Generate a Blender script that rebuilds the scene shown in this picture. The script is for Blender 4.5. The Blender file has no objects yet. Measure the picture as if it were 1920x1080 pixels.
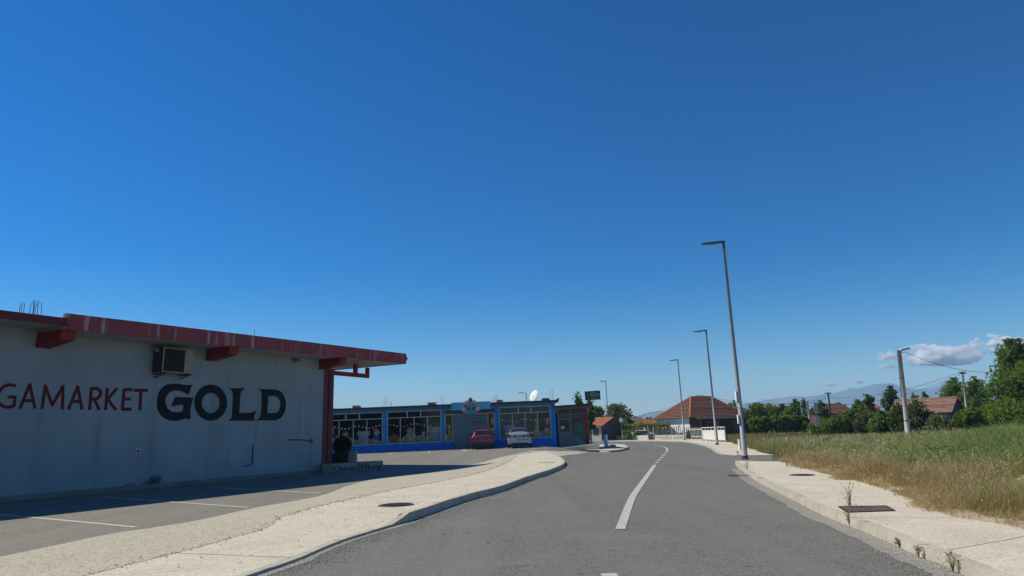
import bpy, math, random
import numpy as np
from mathutils import Vector, Matrix
from mathutils.geometry import tessellate_polygon, delaunay_2d_cdt

RND = random.Random(7)
RNG = np.random.default_rng(7)
S = bpy.context.scene
COL = S.collection
R = math.radians

# ------------------------------------------------------------------ camera
FPX = 1260.0
ROLL = 0.03
PITCH = math.atan(272.7 / FPX)
EYE = np.array([0, 0, 1.5])
_F = np.array([0, math.cos(PITCH), math.sin(PITCH)])
_U = np.array([0, -math.sin(PITCH), math.cos(PITCH)])
_X = np.array([1.0, 0, 0])
CR = _X * math.cos(ROLL) - _U * math.sin(ROLL)
CU = _U * math.cos(ROLL) + _X * math.sin(ROLL)

def ray(x, y):
    return _F * FPX + CR * (x - 960) + CU * (540 - y)

def G(x, y, z=0.0):
    d = ray(x, y)
    return EYE + d * ((z - 1.5) / d[2])

def Y(x, y, dep):
    d = ray(x, y)
    return EYE + d * (dep / d[1])

def ss(a, b, t):
    t = np.clip((np.asarray(t, float) - a) / (b - a), 0, 1)
    return t * t * (3 - 2 * t)

def gz(x, y):
    """height of the site: the car park climbs gently towards the blue shop"""
    x = np.asarray(x, float)
    return (0.42 + .012 * (np.clip(x, -14, 4) + 4)) * ss(30, 50, y) * (1 - ss(1.5, 6, x))

def GT(x, y, off=0.0):
    z = 0.0
    for _ in range(25):
        p = G(x, y, z + off)
        z = float(gz(p[0], p[1]))
    return np.array([p[0], p[1], z + off])

# ------------------------------------------------------------------ helpers
def tag(o, label=None, cat=None, group=None, kind=None):
    if label: o['label'] = label
    if cat: o['category'] = cat
    if group: o['group'] = group
    if kind: o['kind'] = kind
    return o

def thing(name, label, cat, loc=(0, 0, 0), rz=0.0, group=None, mat=None):
    o = bpy.data.objects.new(name, None)
    o.empty_display_size = .2
    COL.objects.link(o)
    if mat is not None:
        o.matrix_world = mat
    else:
        o.location = loc
        o.rotation_euler = (0, 0, rz)
    return tag(o, label, cat, group)

class MB:
    def __init__(s):
        s.v = []; s.f = []
    def add(s, vs, fs):
        n = len(s.v)
        s.v += [tuple(map(float, p)) for p in vs]
        s.f += [tuple(i + n for i in q) for q in fs]
        return s
    def hexa(s, p):           # 4 bottom (ccw seen from above) + 4 top
        return s.add(p, [(3, 2, 1, 0), (4, 5, 6, 7), (0, 1, 5, 4), (1, 2, 6, 5), (2, 3, 7, 6), (3, 0, 4, 7)])
    def bx(s, x0, x1, y0, y1, z0, z1):
        return s.hexa([(x0, y0, z0), (x1, y0, z0), (x1, y1, z0), (x0, y1, z0), (x0, y0, z1), (x1, y0, z1), (x1, y1, z1), (x0, y1, z1)])
    def beam(s, a, b, w, h, up=(0, 0, 1)):
        a, b = Vector(a), Vector(b)
        d = (b - a).normalized(); up = Vector(up)
        sx = d.cross(up)
        if sx.length < 1e-4: sx = d.cross(Vector((1, 0, 0)))
        sx.normalize(); u = sx.cross(d).normalized()
        sx = sx * (w / 2); u = u * (h / 2)
        return s.hexa([a - sx - u, a + sx - u, b + sx - u, b - sx - u, a - sx + u, a + sx + u, b + sx + u, b - sx + u])
    def poly(s, pts):
        return s.add(pts, [tuple(range(len(pts)))])
    def extr(s, pts, vec):
        n = len(pts); vec = Vector(vec)
        q = [Vector(p) for p in pts]
        s.add(q + [p + vec for p in q], [tuple(range(n))[::-1], tuple(range(n, 2 * n))] + [(i, (i + 1) % n, n + (i + 1) % n, n + i) for i in range(n)])
        return s
    def tube(s, path, r, n=8, cap=True):
        P = [Vector(p) for p in path]
        rs = r if isinstance(r, (list, tuple)) else [r] * len(P)
        base = len(s.v); vs = []; fs = []
        t0 = (P[1] - P[0]).normalized()
        ref = Vector((0, 0, 1)) if abs(t0.z) < .9 else Vector((1, 0, 0))
        for i, p in enumerate(P):
            t = (P[min(i + 1, len(P) - 1)] - P[max(i - 1, 0)]).normalized()
            a = t.cross(ref).normalized(); b = t.cross(a)
            for k in range(n):
                an = 2 * math.pi * k / n
                vs.append(p + (a * math.cos(an) + b * math.sin(an)) * rs[i])
        for i in range(len(P) - 1):
            for k in range(n):
                k2 = (k + 1) % n
                fs.append((i * n + k, i * n + k2, (i + 1) * n + k2, (i + 1) * n + k))
        if cap:
            fs.append(tuple(range(n))); fs.append(tuple(range((len(P) - 1) * n, len(P) * n))[::-1])
        return s.add(vs, fs)
    def lathe(s, prof, n=16, o=(0, 0, 0), axis='z', sx=1, sy=1):
        vs = []; fs = []; m = len(prof)
        for k in range(n):
            an = 2 * math.pi * k / n
            for (r, z) in prof:
                p = (r * math.cos(an) * sx, r * math.sin(an) * sy, z)
                if axis == 'x': p = (p[2], p[0], p[1])
                if axis == 'y': p = (p[1], p[2], p[0])
                vs.append((p[0] + o[0], p[1] + o[1], p[2] + o[2]))
        for k in range(n):
            k2 = (k + 1) % n
            for i in range(m - 1):
                fs.append((k * m + i, k2 * m + i, k2 * m + i + 1, k * m + i + 1))
        return s.add(vs, fs)
    def flat(s, loops, f):
        """2D outline(s) with holes, mapped by f(x, y) -> xyz"""
        L = [[Vector((p[0], p[1], 0)) for p in l] for l in loops]
        tris = tessellate_polygon(L)
        pts = [p for l in L for p in l]
        return s.add([f(p.x, p.y) for p in pts], tris)
    def build(s, name, mat, parent=None, smooth=False, bevel=0, label=None):
        me = bpy.data.meshes.new(name)
        me.from_pydata(s.v, [], s.f)
        me.validate(); me.update()
        if smooth:
            me.polygons.foreach_set('use_smooth', [True] * len(me.polygons))
        o = bpy.data.objects.new(name, me)
        me.materials.append(mat)
        COL.objects.link(o)
        if parent is not None: o.parent = parent
        if bevel:
            m = o.modifiers.new('Bevel', 'BEVEL'); m.width = bevel; m.segments = 2; m.limit_method = 'ANGLE'
        if label: o['label'] = label
        return o

def np_mesh(name, V, F, mat, parent=None, smooth=False):
    """V (n,3), F (m,k) all faces with k corners"""
    me = bpy.data.meshes.new(name)
    V = np.asarray(V, np.float32); F = np.asarray(F, np.int32)
    me.vertices.add(len(V)); me.vertices.foreach_set('co', V.ravel())
    me.loops.add(F.size); me.loops.foreach_set('vertex_index', F.ravel())
    me.polygons.add(len(F)); me.polygons.foreach_set('loop_start', np.arange(len(F), dtype=np.int32) * F.shape[1])
    me.update(calc_edges=True)
    if smooth: me.polygons.foreach_set('use_smooth', [True] * len(F))
    o = bpy.data.objects.new(name, me); me.materials.append(mat); COL.objects.link(o)
    if parent is not None: o.parent = parent
    return o

def resample(P, step):
    P = np.asarray(P, float); out = [P[0]]
    for a, b in zip(P[:-1], P[1:]):
        n = max(1, int(np.linalg.norm((b - a)[:2]) / step + .5))
        for i in range(1, n + 1): out.append(a + (b - a) * i / n)
    return np.array(out)

def smooth_line(P, step=.4):
    """Catmull-Rom through the points"""
    P = np.asarray(P, float)
    Q = np.vstack([2 * P[0] - P[1], P, 2 * P[-1] - P[-2]]); out = []
    for i in range(1, len(Q) - 2):
        n = max(2, int(np.linalg.norm(Q[i + 1] - Q[i]) / step))
        for k in range(n):
            t = k / n; a, b, c, d = Q[i - 1], Q[i], Q[i + 1], Q[i + 2]
            out.append(.5 * (2 * b + (c - a) * t + (2 * a - 5 * b + 4 * c - d) * t * t + (3 * b - a - 3 * c + d) * t ** 3))
    out.append(P[-1]); return np.array(out)

def inside(poly, q):
    x, y = q[:, 0], q[:, 1]; r = np.zeros(len(q), bool)
    n = len(poly)
    for i in range(n):
        x1, y1 = poly[i][:2]; x2, y2 = poly[(i + 1) % n][:2]
        c = ((y1 > y) != (y2 > y)) & (x < (x2 - x1) * (y - y1) / (y2 - y1 + 1e-12) + x1)
        r ^= c
    return r

def dist_line(q, L):
    q = np.atleast_2d(q)[:, :2]; L = np.asarray(L)[:, :2]; d = np.full(len(q), 1e9)
    for a, b in zip(L[:-1], L[1:]):
        ab = b - a; t = np.clip(((q - a) @ ab) / max(ab @ ab, 1e-9), 0, 1)
        d = np.minimum(d, np.linalg.norm(q - a - t[:, None] * ab, axis=1))
    return d

def sheet(name, poly, step, zf, mat, kind='structure', label=None):
    P = np.asarray(poly, float)[:, :2]
    B = resample(np.vstack([P, P[:1]]), step)[:-1]
    lo, hi = B.min(0), B.max(0)
    gx, gy = np.meshgrid(np.arange(lo[0], hi[0], step), np.arange(lo[1], hi[1], step))
    q = np.stack([gx.ravel(), gy.ravel()], 1) + .07 * step
    q = q[inside(B, q)]
    q = q[dist_line(q, np.vstack([B, B[:1]])) > .35 * step]
    pts = np.vstack([B, q]); nb = len(B)
    vs, _, fs, *_ = delaunay_2d_cdt([Vector(p) for p in pts], [], [list(range(nb))], 1, 1e-5)
    A = np.array([(p.x, p.y) for p in vs])
    z = zf(A[:, 0], A[:, 1])
    F = [tuple(f) for f in fs]
    F = np.array(F); a, b, c = A[F[:, 0]], A[F[:, 1]], A[F[:, 2]]
    cr = (b[:, 0] - a[:, 0]) * (c[:, 1] - a[:, 1]) - (b[:, 1] - a[:, 1]) * (c[:, 0] - a[:, 0])
    F[cr < 0] = F[cr < 0][:, ::-1]
    o = np_mesh(name, np.column_stack([A, z]), F, mat, smooth=True)
    tag(o, label, None, None, kind)
    return o

def strokes_mesh(lines, w):
    """thick strokes united into one flat 2D mesh -> verts2d, tris"""
    V = []; Fc = []
    for L in lines:
        for i, (a, b) in enumerate(zip(L[:-1], L[1:])):
            a, b = Vector(a), Vector(b); d = (b - a).normalized(); n = Vector((-d.y, d.x)) * (w / 2)
            e0 = d * (w * .5 if i else 0); e1 = d * (w * .35 if i < len(L) - 2 else 0)
            k = len(V); V += [a - n - e0 * .6, b - n + e1, b + n + e1, a + n - e0 * .6]; Fc.append([k, k + 1, k + 2, k + 3])
    vs, _, fs, *_ = delaunay_2d_cdt(V, [], Fc, 0, 1e-6)
    A = np.array([(p.x, p.y) for p in vs]); keep = []
    Q = [np.array([(V[i].x, V[i].y) for i in q]) for q in Fc]
    T = [tuple(f) for f in fs]; ctr = np.array([A[list(f)].mean(0) for f in T]); hit = np.zeros(len(T), bool)
    for q in Q: hit |= inside(q, ctr)
    return [tuple(p) for p in A], [t for t, h in zip(T, hit) if h]

def text2d(body, size=1.0, bold=0.0, shear=0.0):
    cu = bpy.data.curves.new('txt', 'FONT'); cu.body = body; cu.size = size; cu.shear = shear; cu.offset = bold; cu.resolution_u = 4
    ob = bpy.data.objects.new('txt', cu); COL.objects.link(ob)
    dg = bpy.context.evaluated_depsgraph_get()
    me = bpy.data.meshes.new_from_object(ob.evaluated_get(dg))
    vs = [(v.co.x, v.co.y) for v in me.vertices]; fs = [tuple(p.vertices) for p in me.polygons]
    bpy.data.objects.remove(ob); bpy.data.curves.remove(cu); bpy.data.meshes.remove(me)
    return vs, fs

def fit(vs, x0, x1, z0, z1):
    a = np.array(vs); lo, hi = a.min(0), a.max(0)
    a = (a - lo) / (hi - lo)
    return [(x0 + (x1 - x0) * p[0], z0 + (z1 - z0) * p[1]) for p in a]

# ------------------------------------------------------------------ materials
def nodes(name):
    m = bpy.data.materials.new(name); m.use_nodes = True
    nt = m.node_tree; b = nt.nodes['Principled BSDF']
    return m, nt, b

def N(nt, t, **k):
    n = nt.nodes.new(t)
    for a, v in k.items():
        if a in n.inputs: n.inputs[a].default_value = v
        else: setattr(n, a, v)
    return n

def c4(c): return (c[0], c[1], c[2], 1)

def mixc(nt, fac, a, b, mode='MIX'):
    m = nt.nodes.new('ShaderNodeMix'); m.data_type = 'RGBA'; m.blend_type = mode
    for sock, v in ((m.inputs[0], fac), (m.inputs[6], a), (m.inputs[7], b)):
        if isinstance(v, bpy.types.NodeSocket): nt.links.new(v, sock)
        else: sock.default_value = v if not isinstance(v, tuple) or len(v) == 4 else c4(v)
    return m.outputs[2]

def ramp(nt, src, stops):
    r = nt.nodes.new('ShaderNodeValToRGB'); e = r.color_ramp.elements
    while len(e) < len(stops): e.new(.5)
    for el, (p, c) in zip(e, stops):
        el.position = p; el.color = c4(c) if not np.isscalar(c) else (c, c, c, 1)
    nt.links.new(src, r.inputs[0]); return r.outputs[0]

def noise(nt, scale, detail=4, rough=.55, vec=None, sc=None):
    n = N(nt, 'ShaderNodeTexNoise', Scale=scale, Detail=detail, Roughness=rough)
    tc = coords(nt, sc) if vec is None else vec
    nt.links.new(tc, n.inputs['Vector']); return n.outputs[0]

def coords(nt, sc=None, kind='Object'):
    tc = nt.nodes.new('ShaderNodeTexCoord').outputs[kind]
    if sc:
        mp = nt.nodes.new('ShaderNodeMapping'); mp.inputs['Scale'].default_value = sc
        nt.links.new(tc, mp.inputs[0]); return mp.outputs[0]
    return tc

def bump(nt, b, src, strength=.3, dist=.01):
    n = N(nt, 'ShaderNodeBump', Strength=strength, Distance=dist)
    nt.links.new(src, n.inputs['Height']); nt.links.new(n.outputs[0], b.inputs['Normal'])

def basic(name, col, rough=.7, var=.2, scale=2.0, bmp=0.0, metal=0.0, spec=.5, streak=None, fine=0.0):
    m, nt, b = nodes(name)
    a = tuple(c * (1 - var) for c in col); d = tuple(min(1, c * (1 + var)) for c in col)
    f = noise(nt, scale, 5, .6)
    c = ramp(nt, f, [(.3, a), (.7, d)])
    if fine:
        g = noise(nt, scale * 14, 3, .7)
        c = mixc(nt, fine, c, ramp(nt, g, [(.3, tuple(x * .55 for x in col)), (.7, tuple(min(1, x * 1.45) for x in col))]))
    if streak:
        g = noise(nt, 1.0, 4, .6, sc=streak[1])
        c = mixc(nt, ramp(nt, g, [(streak[2], 0.0), (streak[2] + .12, 1.0)]), c, streak[0])
    nt.links.new(c, b.inputs['Base Color'])
    b.inputs['Roughness'].default_value = rough; b.inputs['Metallic'].default_value = metal
    b.inputs['Specular IOR Level'].default_value = spec
    if bmp: bump(nt, b, noise(nt, scale * 12, 4, .6), bmp, .02)
    return m

def asphalt(name, base, dust, agg=.5, tint=0.0):
    m, nt, b = nodes(name)
    big = noise(nt, .22, 5, .6)
    c = ramp(nt, big, [(.3, tuple(x * .88 for x in base)), (.7, tuple(x * 1.12 for x in base))])
    v = N(nt, 'ShaderNodeTexVoronoi', Scale=55.0); nt.links.new(coords(nt), v.inputs['Vector'])
    sp = nt.nodes.new('ShaderNodeSeparateColor'); nt.links.new(v.outputs['Color'], sp.inputs[0])
    c = mixc(nt, agg, c, ramp(nt, sp.outputs[0], [(.05, tuple(x * .45 for x in base)), (.5, base), (.95, tuple(x * 1.9 for x in base))]))
    st = noise(nt, .55, 6, .65)
    c = mixc(nt, ramp(nt, st, [(.52, 0.0), (.72, .55)]), c, dust)
    lane = noise(nt, 1.0, 5, .6, sc=(1.1, .05, 1))
    c = mixc(nt, ramp(nt, lane, [(.42, 0.0), (.62, .6)]), c, tuple(x * 1.3 for x in base))
    c = mixc(nt, ramp(nt, noise(nt, 16, 4, .7), [(.35, .3), (.55, 0.0)]), c, tuple(x * .6 for x in base))
    dk = noise(nt, 1.7, 5, .7)
    c = mixc(nt, ramp(nt, dk, [(.64, 0.0), (.74, .35)]), c, tuple(x * .55 for x in base))
    nt.links.new(c, b.inputs['Base Color'])
    b.inputs['Roughness'].default_value = .85; b.inputs['Specular IOR Level'].default_value = .25
    bump(nt, b, v.outputs['Distance'], .35, .01)
    return m

def concrete(name, base, dirt, grit=.25, scale=.6):
    m, nt, b = nodes(name)
    c = ramp(nt, noise(nt, scale, 6, .62), [(.28, tuple(x * .8 for x in base)), (.5, base), (.75, tuple(min(1, x * 1.14) for x in base))])
    c = mixc(nt, ramp(nt, noise(nt, scale * 3.3, 6, .7), [(.5, 0.0), (.75, .6)]), c, dirt)
    v = N(nt, 'ShaderNodeTexVoronoi', Scale=38.0); nt.links.new(coords(nt), v.inputs['Vector'])
    sp = nt.nodes.new('ShaderNodeSeparateColor'); nt.links.new(v.outputs['Color'], sp.inputs[0])
    c = mixc(nt, grit, c, ramp(nt, sp.outputs[0], [(.05, tuple(x * .45 for x in base)), (.3, base), (.95, tuple(min(1, x * 1.3) for x in base))]))
    nt.links.new(c, b.inputs['Base Color']); b.inputs['Roughness'].default_value = .9; b.inputs['Specular IOR Level'].default_value = .2
    bump(nt, b, noise(nt, 14, 5, .65), .35, .015)
    return m

def leafmat(name, dark, light, trans=.3, clump=.6, dry=None):
    m, nt, b = nodes(name)
    g = nt.nodes.new('ShaderNodeNewGeometry')
    c = ramp(nt, g.outputs['Random Per Island'], [(.0, dark), (.55, tuple((a + d) / 2 for a, d in zip(dark, light))), (1.0, light)])
    if clump:
        k = noise(nt, clump, 3, .5)
        c = mixc(nt, ramp(nt, k, [(.35, 0.0), (.65, .75)]), c, dry or tuple(x * .6 for x in light))
    df = N(nt, 'ShaderNodeBsdfDiffuse'); tr = N(nt, 'ShaderNodeBsdfTranslucent')
    nt.links.new(c, df.inputs[0])
    nt.links.new(mixc(nt, .5, c, (light[0] * 1.2, light[1] * 1.25, light[2] * .6)), tr.inputs[0])
    mx = N(nt, 'ShaderNodeMixShader'); mx.inputs[0].default_value = trans
    nt.links.new(df.outputs[0], mx.inputs[1]); nt.links.new(tr.outputs[0], mx.inputs[2])
    nt.links.new(mx.outputs[0], nt.nodes['Material Output'].inputs[0])
    return m

def tilemat(name, a, b_, c_):
    m, nt, b = nodes(name)
    g = nt.nodes.new('ShaderNodeNewGeometry')
    n1 = noise(nt, 2.1, 6, .75); n2 = noise(nt, 6.0, 4, .75)
    c = ramp(nt, n1, [(.3, a), (.5, b_), (.72, c_)])
    c = mixc(nt, .45, c, ramp(nt, n2, [(.3, tuple(x * .5 for x in a)), (.7, c_)]))
    c = mixc(nt, .3, c, ramp(nt, g.outputs['Random Per Island'], [(0, a), (1, c_)]))
    nt.links.new(c, b.inputs['Base Color']); b.inputs['Roughness'].default_value = .85; b.inputs['Specular IOR Level'].default_value = .2
    bump(nt, b, n2, .5, .03)
    return m

def glassmat(name, col, rough=.06, spec=.5):
    m, nt, b = nodes(name)
    c = ramp(nt, noise(nt, 1.1, 3, .5), [(.35, col), (.7, tuple(x * 1.8 for x in col))])
    nt.links.new(c, b.inputs['Base Color']); b.inputs['Roughness'].default_value = rough; b.inputs['Specular IOR Level'].default_value = spec
    return m

M = {}
M['road'] = asphalt('road_asphalt', (.148, .142, .125), (.23, .217, .185), .6)
M['lot'] = asphalt('lot_asphalt', (.187, .175, .146), (.24, .22, .18), .7)
M['gravel'] = asphalt('loose_gravel', (.24, .225, .195), (.33, .31, .27), .95)
M['pebble'] = basic('pebble_stone', (.36, .34, .295), .9, .45, 30, 0, spec=.1)
M['pave'] = concrete('pavement_concrete', (.56, .505, .4), (.36, .32, .25), .4, .9)
M['pave_r'] = concrete('pavement_concrete_right', (.57, .505, .4), (.38, .335, .26), .35, .8)
M['ramp'] = concrete('aggregate_ramp', (.43, .39, .305), (.3, .27, .21), .7)
M['kerb'] = basic('kerb_concrete', (.46, .42, .34), .9, .2, 1.5, .4, spec=.2, fine=.25)
M['conc'] = basic('weathered_concrete', (.38, .36, .32), .9, .25, 1.5, .5, spec=.2, fine=.3)
M['dkconc'] = basic('dark_concrete', (.2, .19, .17), .9, .25, 1.5, .5, spec=.2, fine=.3)
M['paint'] = basic('road_paint', (.46, .455, .41), .8, .2, 6, .2, spec=.2, fine=.3)
M['oldpaint'] = basic('worn_road_paint', (.5, .49, .44), .85, .25, 9, .2, spec=.2, fine=.4)
M['soil'] = basic('dry_soil', (.17, .135, .075), .95, .35, .3, .4, spec=.1, fine=.3)
M['iron'] = basic('cast_iron', (.055, .045, .04), .7, .3, 8, .4, metal=.3)
def wallmat(name, base, soot=None):
    m, nt, b = nodes(name)
    c = ramp(nt, noise(nt, .45, 6, .6), [(.3, tuple(x * .84 for x in base)), (.7, tuple(x * 1.13 for x in base))])
    c = mixc(nt, ramp(nt, noise(nt, 1.0, 5, .65, sc=(2.2, 2.2, .22)), [(.53, 0.0), (.7, .5)]), c, tuple(x * .6 for x in base))
    c = mixc(nt, ramp(nt, noise(nt, 1.0, 5, .65, sc=(.35, .35, 2.2)), [(.6, 0.0), (.75, .3)]), c, tuple(x * .7 for x in base))
    c = mixc(nt, ramp(nt, noise(nt, 3.1, 5, .75), [(.69, 0.0), (.73, .5)]), c, tuple(x * .5 for x in base))
    c = mixc(nt, .1, c, ramp(nt, noise(nt, 40, 3, .6), [(.3, tuple(x * .6 for x in base)), (.7, tuple(x * 1.3 for x in base))]))
    if soot:
        for (u, z, ru, rz) in soot:
            mp = nt.nodes.new('ShaderNodeMapping'); mp.vector_type = 'POINT'; nt.links.new(coords(nt), mp.inputs[0])
            mp.inputs['Scale'].default_value = (1 / ru, 0, 1 / rz); mp.inputs['Location'].default_value = (-u / ru, 0, -z / rz)
            ln = nt.nodes.new('ShaderNodeVectorMath'); ln.operation = 'LENGTH'; nt.links.new(mp.outputs[0], ln.inputs[0])
            ad = N(nt, 'ShaderNodeMath', operation='MULTIPLY_ADD'); nt.links.new(noise(nt, 2.2, 5, .7), ad.inputs[0]); ad.inputs[1].default_value = 1.1; nt.links.new(ln.outputs['Value'], ad.inputs[2])
            c = mixc(nt, ramp(nt, ad.outputs[0], [(.75, .85), (1.75, 0.0)]), c, (.012, .012, .014))
    nt.links.new(c, b.inputs['Base Color']); b.inputs['Roughness'].default_value = .9; b.inputs['Specular IOR Level'].default_value = .15
    bump(nt, b, noise(nt, 9, 5, .65), .3, .02)
    return m
M['wallblue'] = basic('pale_panel', (.24, .28, .3), .9, .15, 2.0)

M['fascia'] = basic('red_sheet_fascia', (.25, .05, .06), .6, .18, 1.2, 0, spec=.25, streak=((.4, .24, .23), (5.5, 5.5, .6), .56))
M['soffit'] = basic('grey_soffit', (.4, .4, .38), .9, .2, 1.0, .1, spec=.2)
M['red'] = basic('red_paint', (.22, .007, .008), .6, .2, 2, .1, spec=.4)
M['darkred'] = basic('dark_red_paint', (.13, .012, .02), .6, .2, 2, .1, spec=.4)
M['txtred'] = basic('red_lettering_paint', (.13, .01, .012), .8, .25, 3, 0, spec=.2, streak=((.2, .16, .17), (4, 4, 2.2), .66))
M['txtblk'] = basic('black_lettering_paint', (.014, .014, .015), .8, .3, 3, 0, spec=.2, streak=((.07, .075, .08), (3, 3, 2.2), .66))
M['txtwht'] = basic('white_lettering_paint', (.7, .7, .7), .7, .05, 3)
M['black'] = basic('black_plastic', (.012, .012, .013), .5, .3, 4)
M['dark'] = basic('dark_recess', (.015, .014, .013), .9, .3, 2)
M['cream'] = basic('cream_metal', (.26, .25, .2), .5, .12, 3)
M['galv'] = basic('galvanised_steel', (.25, .255, .255), .6, .14, 3, 0, metal=.2)
M['dksteel'] = basic('dark_steel', (.1, .105, .11), .5, .2, 4, metal=.4)
M['rust'] = basic('rusty_rebar', (.07, .045, .035), .85, .3, 8)
M['blue'] = basic('strong_blue_paint', (.01, .24, .56), .75, .12, .8, .05, spec=.25)
M['bluelow'] = basic('plinth_blue_paint', (.006, .17, .6), .75, .12, .8, .05, spec=.25)
M['frame'] = basic('white_window_frame', (.42, .43, .42), .5, .08, 3)
M['door'] = basic('grey_door_panel', (.11, .16, .21), .5, .08, 2)
M['doorframe'] = basic('grey_frame', (.12, .16, .19), .5, .08, 2)
M['glass'] = glassmat('dark_glass', (.004, .005, .005), .1, .25)
M['curtain'] = glassmat('curtained_glass', (.022, .035, .036), .14, .3)
M['sign'] = basic('pale_blue_sign', (.09, .42, .62), .4, .25, 2.2, fine=.2)
M['tile'] = tilemat('red_roof_tiles', (.085, .03, .02), (.16, .055, .037), (.27, .13, .09))
M['tileo'] = tilemat('orange_roof_tiles', (.38, .1, .05), (.5, .165, .085), (.58, .27, .17))
M['tileold'] = tilemat('old_roof_tiles', (.1, .04, .028), (.24, .11, .08), (.52, .36, .28))
M['white'] = basic('white_render', (.86, .85, .81), .9, .06, 1.2, .1, spec=.2)
M['whitep'] = basic('white_painted_steel', (.72, .7, .64), .6, .08, 3, streak=((.5, .36, .2), (4, 4, .5), .6))
M['stone'] = basic('pale_stone', (.6, .57, .49), .95, .3, 3, .6, spec=.1, fine=.35)
M['brick'] = basic('brown_brick', (.16, .06, .045), .9, .3, 6, .4, spec=.1)
M['wood'] = basic('weathered_wood', (.12, .1, .08), .9, .3, 4, .4, spec=.1)
M['paint_conc'] = basic('pale_concrete_post', (.5, .47, .4), .9, .2, 2.5, .3, spec=.15, fine=.2)
M['gableshade'] = basic('shaded_gable_tone', (.045, .055, .07), .9, .2, 3, .2, spec=.2)  # dark tone painting the shade on the barn's right gable
M['grate'] = basic('rusty_grate', (.15, .11, .085), .8, .3, 8, .3)
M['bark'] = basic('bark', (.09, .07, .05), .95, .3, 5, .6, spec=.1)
M['wire'] = basic('black_cable', (.02, .02, .022), .7, .2, 4)
M['rock'] = concrete('tan_rock', (.5, .4, .24), (.36, .26, .13), .3, 2.0)
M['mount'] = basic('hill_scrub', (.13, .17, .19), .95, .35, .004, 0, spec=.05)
M['hangar'] = basic('grey_green_sheeting', (.2, .27, .29), .6, .15, .6)
M['plate'] = basic('number_plate', (.4, .4, .38), .5, .05, 3)
M['lampred'] = basic('tail_lamp_red', (.22, .008, .01), .15, .2, 8)
M['tyre'] = basic('tyre_rubber', (.015, .015, .015), .85, .2, 6)
M['rim'] = basic('wheel_rim', (.35, .35, .36), .35, .1, 4, metal=.7)
M['carglass'] = glassmat('car_glass', (.012, .018, .022), .04, .6)
def carpaint(name, col, metal):
    m, nt, b = nodes(name)
    c = ramp(nt, noise(nt, 2.2, 4, .6), [(.3, tuple(x * .9 for x in col)), (.7, col)])
    nt.links.new(c, b.inputs['Base Color'])
    b.inputs['Metallic'].default_value = metal; b.inputs['Roughness'].default_value = .38; b.inputs['Coat Weight'].default_value = .6; b.inputs['Coat Roughness'].default_value = .08
    return m
M['redcar'] = carpaint('faded_red_car_paint', (.3, .008, .02), .0)
M['silver'] = carpaint('silver_car_paint', (.4, .41, .4), .5)
M['whitecar'] = carpaint('white_car_paint', (.75, .75, .73), .0)
# foliage
M['leaf'] = leafmat('leaf_mid_green', (.03, .065, .012), (.22, .32, .085), .48, .5, (.12, .19, .04))
M['leafd'] = leafmat('leaf_dark_green', (.02, .045, .014), (.13, .2, .07), .45, .5, (.08, .13, .036))
M['leafy'] = leafmat('leaf_yellow_green', (.05, .09, .012), (.28, .36, .07), .42, .6, (.15, .19, .04))
M['leafo'] = leafmat('leaf_olive', (.045, .06, .022), (.22, .24, .11), .36, .5, (.13, .12, .065))
M['box'] = leafmat('box_bush_leaf', (.006, .014, .005), (.03, .055, .018), .15, 0)
M['gdry'] = leafmat('dry_grass', (.07, .045, .018), (.78, .62, .4), .35, .9, (.3, .2, .095))
M['seed'] = leafmat('seed_heads', (.35, .27, .15), (.9, .78, .55), .35, 0)
M['gstraw'] = leafmat('straw_stems', (.3, .25, .13), (.6, .53, .33), .3, .8, (.38, .31, .17))
M['ggreen'] = leafmat('green_grass', (.04, .08, .02), (.4, .5, .21), .4, .6, (.2, .24, .085))
M['gfar'] = leafmat('mixed_field_grass', (.07, .09, .03), (.32, .32, .15), .35, .4, (.24, .19, .09))
M['weed'] = leafmat('weed_stem', (.16, .13, .075), (.42, .37, .24), .3, 0)

# ------------------------------------------------------------------ world, sun, view
EL = R(50)
SD = np.array([-.96, .28]); SD /= np.linalg.norm(SD)
SUN = Vector((SD[0] * math.cos(EL), SD[1] * math.cos(EL), math.sin(EL)))
w = bpy.data.worlds.new("World"); S.world = w; w.use_nodes = True
nt = w.node_tree; bg = nt.nodes['Background']
sky = nt.nodes.new('ShaderNodeTexSky'); sky.sky_type = 'NISHITA'; sky.sun_disc = False
sky.sun_elevation = EL; sky.sun_rotation = math.atan2(SD[0], SD[1])
sky.altitude = 700; sky.air_density = 1.0; sky.dust_density = .2; sky.ozone_density = 2.5
hs = nt.nodes.new('ShaderNodeHueSaturation'); hs.inputs['Saturation'].default_value = 1.6; hs.inputs['Hue'].default_value = .4985
nt.links.new(sky.outputs[0], hs.inputs['Color']); gm = nt.nodes.new('ShaderNodeGamma'); gm.inputs[1].default_value = 1.2; nt.links.new(hs.outputs[0], gm.inputs[0]); nt.links.new(gm.outputs[0], bg.inputs[0]); bg.inputs[1].default_value = .071
ld = bpy.data.lights.new('sun', 'SUN'); ld.energy = 4.5; ld.angle = R(.5); ld.color = (1, .93, .76)
lo = bpy.data.objects.new('sun', ld); COL.objects.link(lo)
lo.rotation_euler = SUN.to_track_quat('Z', 'Y').to_euler(); lo.location = (-40, 10, 60)
S.view_settings.view_transform = 'Standard'; S.view_settings.look = 'None'; S.view_settings.gamma = 1; S.view_settings.exposure = .1
S.render.engine = 'CYCLES'
S.cycles.use_denoising = True
S.cycles.max_bounces = 12; S.cycles.glossy_bounces = 3; S.cycles.diffuse_bounces = 3; S.cycles.transparent_max_bounces = 8; S.cycles.volume_bounces = 10

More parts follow.
